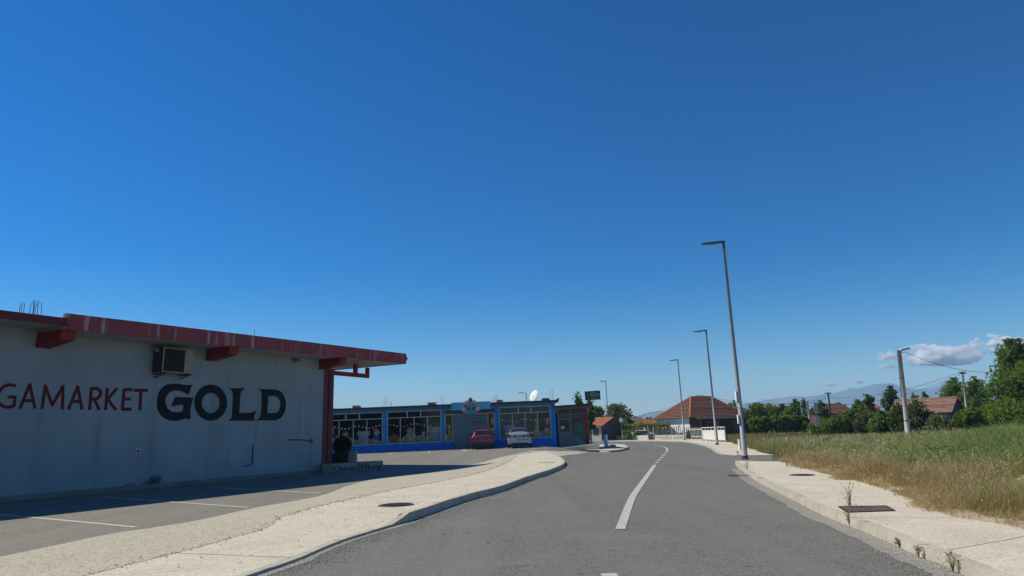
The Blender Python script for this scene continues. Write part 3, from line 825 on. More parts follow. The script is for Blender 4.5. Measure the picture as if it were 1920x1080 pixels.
# air conditioner
u0, u1 = SM.pix(362, 696, .62)[0], SM.pix(305, 690, .62)[0]; z0 = 3.97; z1 = 4.85
ac = thing('air_conditioner', 'boxy cream air conditioner unit bracketed under the eaves', 'air conditioner', mat=SM.mat @ Matrix.Translation((u0, .0, z0)))
W_, H_ = u1 - u0, z1 - z0
MB().bx(0, W_, .06, .6, 0, H_).build('casing', M['cream'], ac, bevel=.012)
m = MB(); m.bx(W_ * .3, W_ * .965, .601, .612, .04, H_ - .045)
m.build('fan_opening', M['dark'], ac)
m = MB()
for i in range(1, 9): m.tube([(W_ * .64 + .36 * math.cos(math.pi * i / 9), .625, .08 + .0), (W_ * .64 + .36 * math.cos(math.pi * i / 9), .625, H_ - .08)], .005, 4)
for rr in (.31,): m.tube([(W_ * .64 + rr * math.cos(a * .3142), .63, H_ / 2 + rr * math.sin(a * .3142)) for a in range(21)], .006, 4)
m.build('fan_grille', M['black'], ac)
MB().bx(W_ + .001, W_ + .012, .07, .575, .015, H_ - .015).build('side_panel', M['black'], ac)  # plain black sheet over the near side of the casing
for x in (.1, W_ - .12):
    m = MB(); m.bx(x - .03, x + .03, .0, .66, -.06, -.005); m.beam((x, .02, -.16), (x, .55, -.05), .035, .035); m.build('bracket', M['dksteel'], ac)
def floodlight(px, py, label):
    u, z = SM.pix(px, py, .25); z = min(z, zr(u) - .2)
    t = thing('floodlight', label, 'floodlight', mat=SM.mat @ Matrix.Translation((u, .25, z)))
    MB().hexa([(-.14, -.05, -.05), (.14, -.05, -.05), (.14, .1, -.13), (-.14, .1, -.13), (-.14, -.01, .06), (.14, -.01, .06), (.14, .14, -.04), (-.14, .14, -.04)]).build('lamp_head', M['cream'], t)
    m = MB(); m.tube([(0, -.25, .1), (0, -.05, .1), (0, 0, .0)], .018, 6); m.bx(-.35, .02, -.25, -.2, .06, .13); m.build('bracket', M['dksteel'], t)
floodlight(297, 645, 'small floodlight above the cream air conditioner')
floodlight(557, 668, 'small floodlight on the wall left of the red corner column')

# ------------------------------------------------------------------ kerb stones, planter and bush by the column
def block(pa, pb, label, tx):
    a, b = GT(*pa), GT(*pb); d = b - a; L = np.linalg.norm(d[:2])
    t = thing('concrete_block', label, 'concrete block', (a[0], a[1], a[2]), math.atan2(d[1], d[0]), 'lettered concrete blocks by the column')
    MB().bx(0, L, 0, .38, .0, .42).build('block_body', M['dkconc'], t, bevel=.015)
    MB().bx(tx, L - .02, -.012, -.0005, .05, .4).build('panel', M['wallblue'], t)
    vs, fs = text2d('Klikovac', 1, .02); vs = fit(vs, tx + .04, L - .05, .07, .3)
    m = MB(); m.add([(x, -.016, z) for x, z in vs], fs); m.build('lettering', M['txtblk'], t)
block((604, 888.5), (670, 884.5), 'low lettered concrete block at the foot of the red column, nearer of two', .45)
block((663, 884), (718, 881), 'low lettered concrete block standing free in the car park, farther of two', .3)
c = G(633, 880, 0); pl = thing('planter', 'dark square planter behind the lettered blocks', 'planter', (c[0], c[1] + .8, 0))
m = MB(); m.hexa([(-.42, -.42, 0), (.42, -.42, 0), (.42, .42, 0), (-.42, .42, 0), (-.46, -.46, .78), (.46, -.46, .78), (.46, .46, .78), (-.46, .46, .78)])
m.build('pot', M['black'], pl, bevel=.02)
MB().bx(-.41, .41, -.41, .41, .782, .79).build('soil', M['soil'], pl)
c2 = G(655, 880, 0); bl = thing('bollard', 'short grey square concrete bollard right of the dark planter', 'bollard', (c2[0] + .1, c2[1] + .5, 0))
MB().bx(-.14, .14, -.14, .14, 0, .85).build('post', M['conc'], bl, bevel=.02); MB().bx(-.11, .11, -.11, .11, .851, .875).build('cap', M['dkconc'], bl)

# ------------------------------------------------------------------ leaves
def leaf_cards(name, P, size, mat, parent=None, flat=0.0, aspect=1.5):
    n = len(P)
    nr = RNG.normal(size=(n, 3)); nr[:, 2] = np.abs(nr[:, 2]) + flat; nr /= np.linalg.norm(nr, axis=1)[:, None]
    t = np.cross(nr, RNG.normal(size=(n, 3))); t /= np.linalg.norm(t, axis=1)[:, None]; b = np.cross(nr, t)
    s = np.asarray(size) * RNG.uniform(.6, 1.3, n); s = s[:, None]
    V = np.stack([P - t * s * aspect * .5, P + b * s * .5, P + t * s * aspect * .5, P - b * s * .5], 1).reshape(-1, 3)
    return np_mesh(name, V, np.arange(4 * n).reshape(-1, 4), mat, parent)

def lobe_points(lobes, n):
    w = np.array([l[3] * l[4] * l[5] for l in lobes]) ** .75; w /= w.sum()
    k = RNG.choice(len(lobes), n, p=w); L = np.array(lobes)[k]
    d = RNG.normal(size=(n, 3)); d /= np.linalg.norm(d, axis=1)[:, None]
    r = RNG.uniform(.2, 1, n) ** .5 * RNG.choice([1, 1, 1, 1.15, 1.35], n)
    return L[:, :3] + d * r[:, None] * L[:, 3:6]

def tree(px, top, dep, wpx, label, mat='leaf', n=2600, leaf=.26, base=0.0, bare=.22, group='trees beyond the field', name='tree', cat='tree', lobn=11, spiky=0.0, z0=None):
    p = Y(px, top, dep); H = p[2] - base; wd = wpx / FPX * dep * .98
    t = thing(name, label, cat, (p[0], p[1], base), 0, group)
    zc0 = H * bare; lobes = []
    for i in range(lobn):
        f = (i + .5) / lobn; zz = zc0 + (H - zc0) * (.12 + .8 * f); prof = math.sin(math.pi * min(1, max(.08, .18 + .72 * f))) ** .7
        an = i * 2.4 + RND.uniform(-.6, .6); rad = wd * .5 * prof * RND.uniform(.25, .86)
        r = wd * RND.uniform(.11, .27) * (.65 + .5 * prof)
        rz = min(r * RND.uniform(.75, 1.05), max(.2, H - zz) * 1.0)
        lobes.append((math.cos(an) * rad, math.sin(an) * rad, zz, r, r, rz))
    lobes.append((0, 0, zc0 + (H - zc0) * .45, wd * .3, wd * .3, (H - zc0) * .4))
    P = lobe_points(lobes, n)
    if spiky:
        k = int(n * .22); an = RNG.uniform(0, 6.28, 40); hh = RNG.uniform(.45, 1.0, 40); ii = RNG.integers(0, 40, k); tt = RNG.uniform(.4, 1.08, k)
        base_p = np.stack([np.cos(an) * wd * .5 * spiky * (1.15 - hh), np.sin(an) * wd * .5 * spiky * (1.15 - hh), zc0 + (H - zc0) * hh], 1)
        P[:k] = np.array([0, 0, zc0 + (H - zc0) * .35]) + (base_p[ii] * 1.06 - np.array([0, 0, zc0 + (H - zc0) * .35])) * tt[:, None] + RNG.normal(size=(k, 3)) * leaf * .45
    P[:, 2] = np.clip(P[:, 2], .05, H * 1.03)
    leaf_cards('crown', P, leaf, M[mat], t, .2)
    m = MB(); r0 = max(.05, H * .022)
    m.tube([(0, 0, -.1), (RND.uniform(-.05, .05), RND.uniform(-.05, .05), H * .35), (RND.uniform(-.15, .15), 0, H * .8)], [r0, r0 * .75, r0 * .25], 7)
    for l in lobes[1:8:1]:
        zs = max(.3, l[2] * .55); m.tube([(0, 0, zs), (l[0] * .5, l[1] * .5, (zs + l[2]) / 2 + .1), l[:3]], [r0 * .45, r0 * .3, r0 * .12], 5)
    m.build('trunk', M['bark'], t, smooth=True)
    return t

P = RNG.normal(size=(5200, 3)); P /= np.linalg.norm(P, axis=1)[:, None]; P *= (RNG.uniform(.62, 1, 5200) ** .3)[:, None] * .47
bu = thing('clipped_bush', 'dark ball of clipped bush growing in the square planter', 'bush', (c[0], c[1] + .8, 1.16))
leaf_cards('foliage', P, .055, M['box'], bu); m = MB(); m.tube([(0, 0, -.4), (0, 0, 0)], .04, 6); m.build('stem', M['bark'], bu)

# ------------------------------------------------------------------ blue shop
pL, pR = Y(660, 852, 54.0), Y(1043, 835.6, 54.6)
BS = Frame(pL, pR - pL)
# frame y points away from the viewer, so "in front" is negative y
bs = thing('blue_shop', 'long single storey blue shop with wide decorated windows', 'building', mat=BS.mat)
def bp(x, y, off=0.0): return BS.pix(x, y, off)
XR = bp(1042.5, 800)[0]; zTop = bp(840, 759)[1]; zS = bp(716, 833.6)[1]; zW = bp(717, 772.5)[1]; zT = bp(717, 784.8)[1]
pil = [(bp(a, 800)[0], bp(b, 800)[0]) for a, b in ((717.8, 726), (827.5, 834.3), (928.3, 936.5), (1033.3, 1042.5))]
bayw = pil[1][0] - pil[0][1]
pil = [(pil[0][0] - bayw - .9, pil[0][0] - bayw - .55 + .2)] + pil
XL = pil[0][0]
m = MB()
m.bx(XL, XR, .0, .3, zW, zTop - .1)                 # band over windows
for a, b in pil: m.bx(a, b, -.06, .3, zS, zW - .0005)
m.bx(XR - .3, XR, .301, 11, -.4, zTop - .1); m.bx(XL, XL + .3, .301, 11, -.4, zTop - .1); m.bx(XL, XR, 10.7, 11.0, -.4, zTop - .101)
m.build('wall', M['blue'], bs)
m = MB()
dl, dr = bp(849.5, 800)[0], bp(914.5, 800)[0]
m.bx(XL, dl, -.065, .32, -.5, zS); m.bx(dr, XR + .002, -.065, .32, -.5, zS); m.build('plinth', M['bluelow'], bs)
MB().bx(XL - .2, XR + .25, -.42, 11.2, zTop - .1, zTop).build('roof_slab', M['soffit'], bs)
m = MB(); m.bx(XL - .2, XR + .28, -.47, -.421, zTop - .13, zTop + .03); m.bx(XR + .251, XR + .29, -.42, 11.2, zTop - .13, zTop + .03)
m.hexa([(XR + .05, -.49, zTop + .031), (XR + .3, -.49, zTop + .031), (XR + .3, .0, zTop + .031), (XR + .05, 0, zTop + .031), (XR + .1, -.49, zTop + .07), (XR + .34, -.49, zTop + .2), (XR + .34, .0, zTop + .2), (XR + .1, .0, zTop + .07)])
m.build('roof_edge', M['darkred'], bs)
MB().bx(XL + .3, XR - .3, 3.0, 3.05, -.2, zTop - .12).build('back_partition', M['dark'], bs)
CUR = []
_ly = [0]
def outline(col, pts):
    _ly[0] = (_ly[0] + 1) % 40; y = -.012 - .0012 * _ly[0]
    CUR.append((col, [(x, y, z) for x, z in pts]))
def blob(col, cx, cz, rx, rz, n=14, wob=.12):
    ph = RND.uniform(0, 6)
    outline(col, [(cx + rx * (1 + wob * math.sin(3 * a + ph)) * math.cos(a), cz + rz * (1 + wob * math.sin(4 * a + ph)) * math.sin(a)) for a in [2 * math.pi * i / n for i in range(n)]])
def sticker(name='window_sticker'):
    """everything drawn since the last call becomes one sticker on the glass"""
    cols = sorted({c for c, _ in CUR}); m = MB(); idx = []
    for c, p in CUR: m.poly(p); idx.append(cols.index(c))
    o = m.build(name, M['st_' + cols[0]], bs)
    for c in cols[1:]: o.data.materials.append(M['st_' + c])
    if len(o.data.polygons) == len(idx): o.data.polygons.foreach_set('material_index', idx)
    CUR.clear()
def animal(kind, x, z, s):
    if kind == 'grey':
        blob('grey', x, z + .38 * s, .36 * s, .3 * s); blob('grey', x - .26 * s, z + .72 * s, .2 * s, .2 * s); blob('grey', x + .24 * s, z + .72 * s, .2 * s, .2 * s); blob('pale', x, z + .68 * s, .2 * s, .22 * s); blob('grey', x, z + .1 * s, .26 * s, .14 * s)
    if kind == 'lion':
        blob('tan', x, z + .35 * s, .3 * s, .26 * s); blob('brown', x - .1 * s, z + .72 * s, .24 * s, .24 * s); blob('tan', x - .1 * s, z + .7 * s, .14 * s, .15 * s); blob('brown', x + .2 * s, z + .12 * s, .14 * s, .14 * s)
    if kind == 'brown':
        blob('brown', x, z + .35 * s, .42 * s, .28 * s); blob('brown', x + .34 * s, z + .3 * s, .2 * s, .2 * s); blob('tan', x + .38 * s, z + .24 * s, .09 * s, .07 * s); blob('brown', x - .22 * s, z + .08 * s, .09 * s, .13 * s); blob('brown', x + .15 * s, z + .08 * s, .09 * s, .13 * s)
    if kind == 'giraffe':
        blob('yellow', x, z + .3 * s, .24 * s, .22 * s); blob('yellow', x + .06 * s, z + .75 * s, .07 * s, .42 * s, wob=.03); blob('yellow', x + .02 * s, z + 1.15 * s, .15 * s, .1 * s); blob('brown', x + .02 * s, z + .34 * s, .05 * s, .05 * s); blob('brown', x + .06 * s, z + .8 * s, .04 * s, .05 * s)
    if kind == 'zebra':
        blob('pale', x, z + .32 * s, .3 * s, .2 * s); blob('black', x - .05 * s, z + .33 * s, .04 * s, .19 * s); blob('black', x + .1 * s, z + .32 * s, .04 * s, .18 * s); blob('pale', x + .2 * s, z + .62 * s, .13 * s, .18 * s); blob('black', x + .24 * s, z + .66 * s, .03 * s, .05 * s)
    if kind == 'red':
        blob('navy', x, z + .4 * s, .2 * s, .2 * s); blob('pale', x, z + .72 * s, .19 * s, .17 * s); blob('red', x - .05 * s, z + .9 * s, .22 * s, .1 * s); blob('pale', x, z + .17 * s, .2 * s, .06 * s)
_animal = animal
def animal(kind, x, z, s):
    _animal(kind, x, z, s); sticker()
for k, col in dict(grey=(.17, .2, .27), pale=(.27, .28, .27), tan=(.34, .24, .09), brown=(.13, .06, .03), yellow=(.42, .36, .06), black=(.02, .02, .02), navy=(.03, .04, .3), red=(.4, .05, .05), green=(.1, .2, .06), olive=(.2, .2, .06), dot=(.62, .58, .55), pink=(.5, .18, .2), orange=(.5, .22, .12)).items():
    M['st_' + k] = basic('sticker_' + k, col, .6, .25, 5, spec=.3)

def glazed_bay(x0, x1, lows, ups, curt=(), zz=0):
    fr = MB(); t = .065
    fr.bx(x0, x0 + t, -.05, .06, zS, zW); fr.bx(x1 - t, x1, -.05, .06, zS, zW); fr.bx(x0 + t, x1 - t, -.05, .06, zW - t, zW); fr.bx(x0 + t, x1 - t, -.05, .06, zS, zS + t); fr.bx(x0 + t, x1 - t, -.05, .06, zT - t / 2, zT + t / 2)
    for x in lows: fr.bx(x - t / 2, x + t / 2, -.05, .06, zS + t, zT - t / 2)
    for x in ups: fr.bx(x - t * .7, x + t * .7, -.055, .06, zT + t / 2, zW - t)
    o = fr.build('window', M['frame'], bs)
    es = [x0] + list(lows) + [x1]
    for i in range(len(es) - 1):
        MB().bx(es[i] + .02, es[i + 1] - .02, .0, .02, zS + .03, zT - .01).build('pane', M['curtain' if i in curt else 'glass'], o)
    es = [x0] + list(ups) + [x1]
    for i in range(len(es) - 1):
        MB().bx(es[i] + .02, es[i + 1] - .02, .0, .02, zT + .01, zW - .03).build('pane', M['curtain' if 0 in curt or 1 in curt else 'glass'], o)
    return o
def X(px): return bp(px, 800)[0]
def decorate(x0, x1, plan, dots=True):
    w_ = x1 - x0
    for col, hh in (('olive', .3), ('green', .2)):
        xs_ = np.linspace(x0 + .08, x1 - .08, 26); ph = RND.uniform(0, 9)
        top = [(x, zS + .1 + hh * (1 + .5 * math.sin(x * 4.1 + ph) + .35 * math.sin(x * 9.7 + ph * 2))) for x in xs_]
        outline(col, [(x0 + .08, zS + .07)] + [(x1 - .08, zS + .07)] + top[::-1]); sticker()
    for kind, f, s in plan: animal(kind, x0 + f * w_, zS + .07, s)
    if dots:
        n = int(w_ / .28); P = [(x0 + .12 + (i + .5) / n * (w_ - .24), zT - .5 - .2 * math.sin((i + .5) / n * math.pi * 2.0) ** 2) for i in range(n)]
        outline('black', [(x, z + .008) for x, z in P] + [(x, z - .008) for x, z in P[::-1]])
        for x, z in P: blob('dot' if RND.random() < .75 else 'pink', x, z, .055, .055, 10, 0)
        sticker('window_garland')
def balloons(x, z0):
    for k, (col, dx) in enumerate((('yellow', .0), ('navy', .14), ('pink', .02), ('orange', .05))): blob(col, x + dx, z0 + .27 * k, .13, .16, 14, .02)
    sticker()
b1 = (X(617), X(717.4)); b0 = (pil[0][1], pil[0][1] + bayw)
glazed_bay(pil[0][1], pil[1][0], [pil[0][1] + bayw * f for f in (.28, .54, .79)], [pil[0][1] + bayw * f for f in (.4, .65)])
decorate(X(622), pil[1][0], [('zebra', .07, .95), ('lion', .3, 1.1), ('grey', .63, 1.15), ('red', .88, 1.2)])
balloons(X(622.5), zS + .55)
glazed_bay(pil[1][1], pil[2][0], [X(750.7), X(776.4), X(801.8)], [X(763.8), X(789)])
decorate(pil[1][1], pil[2][0], [('brown', .12, 1.05), ('zebra', .34, .9), ('lion', .45, 1.25), ('zebra', .62, 1.0), ('grey', .88, 1.3)])
glazed_bay(pil[3][1], pil[4][0], [X(961), X(985), X(1009)], [X(973), X(996.7)], (0, 1, 2))
decorate(pil[3][1], pil[4][0], [('grey', .2, 1.15), ('brown', .62, .9), ('giraffe', .7, 1.15), ('zebra', .84, .9)])
balloons(X(1026), zS + .6)
# door bay
fr = MB(); t = .07; dz0 = bp(849, 841)[1]
for a, b in ((pil[2][1], X(849.5)), (X(914.2), pil[3][0])):
    fr.bx(a, a + t, -.05, .06, zS, zT + .12); fr.bx(b - t, b, -.05, .06, (zS if a < X(860) else dz0), zT + .12); fr.bx(a + t, b - t, -.05, .06, zS, zS + t); fr.bx(a + t, b - t, -.05, .06, zT + .05, zT + .12)
fr.bx(X(849.5), X(914.2), -.05, .06, zT + .05, zT + .12)
fr.bx(pil[2][1], pil[3][0], -.05, .06, zW - .05, zW)
o = fr.build('door_surround', M['frame'], bs)
for a, b in ((pil[2][1], X(849.5)), (X(914.2), pil[3][0])): MB().bx(a + .03, b - .03, .0, .02, zS + .03, zT + .08).build('pane', M['glass'], o)
MB().bx(pil[2][1] + .02, pil[3][0] - .02, .0, .02, zT + .1, zW - .02).build('pane', M['glass'], o)
animal('giraffe', X(841), zS + .05, 1.0); blob('green', X(845), zS + .35, .25, .3); sticker(); animal('lion', X(921), zS + .05, .95); balloons(X(923), zS + .8)
d = MB(); xa, xb = X(850.3), X(913.6); d.bx(xa, xb, .0, .05, dz0 - .05, zT + .05); door = d.build('garage_door', M['door'], bs)
m = MB()
for j in range(5):
    for i in range(4):
        w_ = (xb - xa) / 4; h_ = (zT + .05 - dz0) / 5
        m.bx(xa + i * w_ + .05, xa + (i + 1) * w_ - .05, -.018, -.0005, dz0 + j * h_ + .05, dz0 + (j + 1) * h_ - .05)
m.build('door_panels', M['door'], door)
m = MB(); m.bx(xa + (xb - xa) * .52, xa + (xb - xa) * .92, -.03, -.019, zT - .62, zT - .55); m.build('handle', M['black'], door)
for px in (661, 985): MB().lathe([(0, .0), (.1, 0), (.1, .06), (0, .06)], 10, (bp(px, 771)[0], -.07, bp(px if px < 700 else 985, 771 if px < 700 else 759)[1]), 'y').build('lamp', M['cream'], bs)
rb = []
for px, h in ((720.2, .95), (724.4, .95), (731.3, .45), (733.5, .42), (827.6, .8), (832, .6), (924.2, .5), (927.3, .45), (930.2, .75), (933.3, .78), (1032.5, .95), (1037.3, .95)):
    rb.append((bp(px, 760, .8)[0], .8, zTop, h, 0))
rebar_local(bs, rb)
# sign over the door
xa, za = bp(846, 769.8, -.55); xb, zb = bp(919.5, 752.6, -.55)
sg = thing('shop_sign', 'light blue shop sign with balloon emblem over the grey door', 'sign', mat=BS.mat)
za = bp(846, 769.8, -.55)[1]; zb = bp(846, 755.2, -.55)[1]
MB().bx(xa, xb, -.62, -.5, za, zb).build('board', M['sign'], sg)
def disc(mb, cx, cz, rx, rz, y, n=24): mb.poly([(cx + rx * math.cos(2 * math.pi * i / n), y, cz + rz * math.sin(2 * math.pi * i / n)) for i in range(n)])
M['emb'] = basic('emblem_teal', (.03, .3, .36), .4, .3, 6, fine=.3); M['embp'] = basic('emblem_pale', (.62, .5, .5), .4, .15, 5)
cx, cz = bp(882.5, 761, -.62)
m = MB()
for dx, dz, r in ((-.42, -.25, .28), (.42, -.25, .28), (-.25, .18, .26), (.25, .18, .26), (0, 0, .45)): m.lathe([(0, -.03), (r, -.03), (r, 0), (0, 0)], 20, (cx + dx, -.635 + RND.uniform(0, .008), cz + dz), 'y')
m.build('emblem', M['embp'], sg)
for col, lst in (('emb', [(0, -.02, .3, .36), (0, -.46, .6, .18)]), ('st_red', [(0, .48, .16, .16), (-.36, .0, .15, .15)]), ('st_orange', [(.36, .0, .15, .15), (-.36, -.22, .11, .1)]), ('st_black', [(.28, -.22, .14, .12), (-.2, -.26, .1, .1)]), ('st_dot', [(-.24, .05, .05, .05), (.02, .2, .05, .05), (.24, -.03, .05, .05), (.36, -.26, .05, .05), (-.3, -.3, .05, .05)])):
    for i, (dx, dz, rx, rz) in enumerate(lst):
        m = MB(); m.lathe([(0, 0), (1, 0), (1, .012), (0, .012)], 16, (0, 0, 0), 'y'); m.v = [(cx + dx + x * rx, -.668 - {'emb': 0, 'st_red': .015, 'st_orange': .03, 'st_black': .045, 'st_dot': .06}[col] - y - .001 * i, cz + dz + z * rz) for x, y, z in m.v]
        m.build('balloon' if col != 'emb' else 'emblem_centre', M[col], sg)
# dish and clutter on the roof
q = BS.w(bp(1001, 750, 1.6)[0], 1.6, zTop); dsh = thing('satellite_dish', 'white satellite dish on the blue shop roof', 'satellite dish', tuple(q))
m = MB(); m.lathe([(.0, .06), (.2, .05), (.38, .02), (.52, -.03), (.52, -.04), (.38, .005), (.2, .035), (0, .045)], 28)
mm = (Matrix.Translation((.0, 0, .5)) @ Matrix.Rotation(R(-52), 4, 'Z') @ Matrix.Rotation(R(72), 4, 'X')); m.v = [tuple(mm @ Vector(v)) for v in m.v]
# reflector faces left and up
m.build('reflector', M['white'], dsh, smooth=True); m = MB(); m.tube([(0, .1, 0), (0, .08, .5)], .03, 6); m.tube([(0, .05, .3), (-.12, -.5, .55)], .015, 5); m.build('mount', M['dksteel'], dsh)
def heap(px, py, off, w_, label, mat='tile'):
    q = BS.w(bp(px, py, off)[0], off, zTop); t = thing('tile_stack', label, 'tile stack', tuple(q), RND.uniform(-.1, .1), 'stacks of roof tiles left on the blue shop roof'); m = MB()
    for i in range(5):
        for j in range(2): m.bx(-w_ / 2 + RND.uniform(0, .1), w_ / 2 - RND.uniform(0, .12 + .05 * i), j * .3, j * .3 + .27, i * .055, i * .055 + .045)
    m.build('tile_pile', M[mat], t)
heap(668, 764, .6, .7, 'pale stack of roof tiles at the left end of the blue shop roof', 'tileold'); heap(810, 758, .6, .8, 'red stack of roof tiles left of the balloon sign'); heap(1025, 750, .9, .75, 'red stack of roof tiles beside the white dish'); heap(938, 754, .6, .6, 'low stack of old tiles right of the balloon sign', 'tileold')

# ------------------------------------------------------------------ corner kiosk
kL, kR = Y(1043.5, 835.6, 55.0), Y(1104.5, 831.6, 55.0)
KF = Frame(kL, kR - kL); kw = np.linalg.norm(kR - kL)
def kp(x, y, off=0.0): return KF.pix(x, y, off)
ks = thing('corner_kiosk', 'small grey glazed betting shop with red corner column', 'building', mat=KF.mat)
kzT = kp(1100, 757.5)[1]; kz1 = kp(1100, 763)[1]
xk = lambda p: kp(p, 800)[0]
MB().bx(.02, kw + .12, -.75, 7, kz1 + .02, kzT - .06).build('roof_slab', M['soffit'], ks)
m = MB(); m.bx(0.02, kw + .2, -.82, -.751, kzT - .2, kzT); m.bx(kw + .121, kw + .2, -.75, 7, kzT - .2, kzT); m.build('roof_edge', M['darkred'], ks)
MB().bx(0.02, kw + .1, -.75, -.68, kz1 - .12, kz1 + .019).build('gutter', M['dksteel'], ks)
MB().bx(xk(1096.5), kw, -.72, -.45, -.1, kz1).build('column', M['red'], ks)
m = MB(); m.bx(kw - .14, kw - .02, .05, 7, -.4, kz1 + .01); m.bx(.02, kw - .02, 6.9, 7.0, -.4, kz1); m.bx(xk(1072.5), xk(1097), .05, .12, -.2, kp(1080, 817.5)[1]); m.build('wall', M['doorframe'], ks)
z3 = kp(1070, 776)[1]; z2_ = kp(1070, 784.5)[1]
m = MB()
for p in (1047, 1071.2, 1096): m.bx(xk(p) - .05, xk(p) + .05, .0, .1, -.1, kz1)
m.bx(xk(1047), xk(1096), .001, .09, z3 - .03, z3 + .03); m.bx(xk(1047), xk(1071.2), .001, .09, z2_ - .03, z2_ + .03); o = m.build('shopfront_frame', M['doorframe'], ks)
MB().bx(xk(1047), xk(1096), .03, .05, z3 + .02, kz1 - .02).build('pane', M['glass'], o)
MB().bx(xk(1047), xk(1071), .03, .05, z2_, z3).build('pane', M['curtain'], o); MB().bx(xk(1072), xk(1096), .03, .05, z2_ - .0, z3).build('pane', M['curtain'], o)
MB().bx(xk(1072), xk(1096), .031, .05, kp(1080, 817.5)[1], z2_ - .001).build('pane', M['glass'], o)
dm = MB(); dm.bx(xk(1047.8), xk(1070.5), .0, .05, -.12, z2_ - .03); do = dm.build('door', M['doorframe'], ks)
MB().bx(xk(1050), xk(1068), -.012, -.0005, kp(1060, 809)[1], kp(1060, 787)[1]).build('pane', M['glass'], do)
m = MB(); m.bx(xk(1052), xk(1054.8), -.02, -.013, kp(1060, 804)[1], kp(1060, 799)[1]); m.bx(xk(1055.4), xk(1058), -.02, -.013, kp(1060, 804)[1], kp(1060, 799)[1]); m.build('notice', M['white'], do)
MB().tube([(xk(1068.6), -.06, 1.0), (xk(1068.6), -.06, 1.35)], .02, 6).build('handle', M['galv'], do)
M['dec1'] = basic('window_film_green', (.03, .13, .07), .5, .5, 1.6, fine=.4)
m = MB(); zb_ = kp(1080, 817)[1]; pts = [(xk(1073.5), 0, zb_), (xk(1095.5), 0, zb_), (xk(1095.5), 0, zb_ + .95), (xk(1091), 0, zb_ + .7), (xk(1086.5), 0, zb_ + 1.05), (xk(1082), 0, zb_ + .75), (xk(1077), 0, zb_ + .55), (xk(1073.5), 0, zb_ + .5)]
m.poly([(x, .022, z) for x, y, z in pts]); m.build('window_film', M['dec1'], ks)
vs, fs = text2d('lOb', 1); vs = fit(vs, xk(1077), xk(1092), z2_ - .75, z2_ - .35); m = MB(); m.add([(x, .02, z) for x, z in vs], fs); m.build('lettering', M['doorframe'], ks)
# raised sign on the kiosk roof
ls = thing('roof_sign', 'black panel sign raised on a bracket over the kiosk roof', 'sign', mat=KF.mat)
x0, z0 = kp(1097.5, 750, -.4); x1, z1 = kp(1124.5, 733.2, -.4)
z0 = kp(1110, 750, -.4)[1]; z1 = kp(1110, 733.2, -.4)[1]
MB().bx(x0, x1, -.5, -.32, z0, z1).build('panel', M['black'], ls)
vs, fs = text2d('lOb', 1, 0); wv = x1 - x0; hv = z1 - z0
m = MB()
ol = [[(.16, .9), (.16, .45), (.2, .36), (.27, .36)], [(.5 + .15 * math.cos(a * .3927), .62 + .27 * math.sin(a * .3927)) for a in range(17)], [(.5 + .08 * math.cos(a * .3927), .62 + .14 * math.sin(a * .3927)) for a in range(17)], [(.74, .92), (.74, .38)], [(.82 + .09 * math.cos(a * .3927), .52 + .16 * math.sin(a * .3927)) for a in range(17)]]
vs, fs = strokes_mesh([[(x0 + p[0] * wv, z0 + p[1] * hv) for p in L] for L in ol], .04)
m.add([(x, -.506, z) for x, z in vs], fs); M['signgrey'] = basic('sign_grey_green', (.3, .46, .42), .5, .2, 8); m.build('lettering', M['signgrey'], ls)
vs, fs = text2d('www.lobbet.me', 1); vs = fit(vs, x0 + .15 * wv, x0 + .9 * wv, z0 + .1 * hv, z0 + .2 * hv); m = MB(); m.add([(x, -.507, z) for x, z in vs], fs); m.build('lettering', M['txtwht'], ls)
m = MB(); xm = (x0 + x1) / 2; m.tube([(xm, -.4, z0), (xm, -.4, z0 - .22), (kw - .3, -.4, kzT - .0)], .035, 6); m.tube([(xm - .5, -.4, z0 - .13), (xm + .2, -.4, z0 - .1)], .025, 6); m.build('bracket', M['dksteel'], ls)
# platform in front
pf = KF
m = MB(); xa = xk(1068); xr = kp(1128, 833)[0] + .05
pts = [(xa - 2.2, -.0), (xr, -.0), (xr, 2.0)]
z_lo = -.45
m.hexa([(.2, -2.4, -.75), (xr - .5, -2.4, -.75), (xr - .5, 2.0, -.75), (.2, 2.0, -.75), (.2, -2.4, -.18), (xr - .5, -2.4, .02), (xr - .5, 2.0, .02), (.2, 2.0, -.02)])
m.build('kiosk_platform', M['pave_r']); o = bpy.data.objects['kiosk_platform']; o.matrix_world = KF.mat; tag(o, 'raised concrete ramp in front of the corner kiosk', 'ramp')
q0 = KF.w(xk(1066.5), -.5, 1.05); q1 = KF.w(xk(1081), -1.6, .0)
hr = thing('handrail', 'sloping grey metal handrail in front of the kiosk door', 'handrail', tuple(q1))
a = Vector(q0 - q1)
for k, off in enumerate((0, .28)):
    m = MB(); m.tube([a + Vector((off, 0, 0)), Vector((off, 0, .12)), Vector((off + .12, -.05, 0))], .03, 6); m.build('rail', M['galv'], hr)
m = MB()
for f in (.15, .4, .65, .9): m.tube([a * (1 - f) + Vector((0, 0, .12 * f)), a * (1 - f) + Vector((.28, 0, .12 * f))], .016, 5)
m.build('rung', M['galv'], hr)
MB().tube([a * .95, a * .95 - Vector((0, 0, .9))], .025, 6).build('leg', M['galv'], hr)
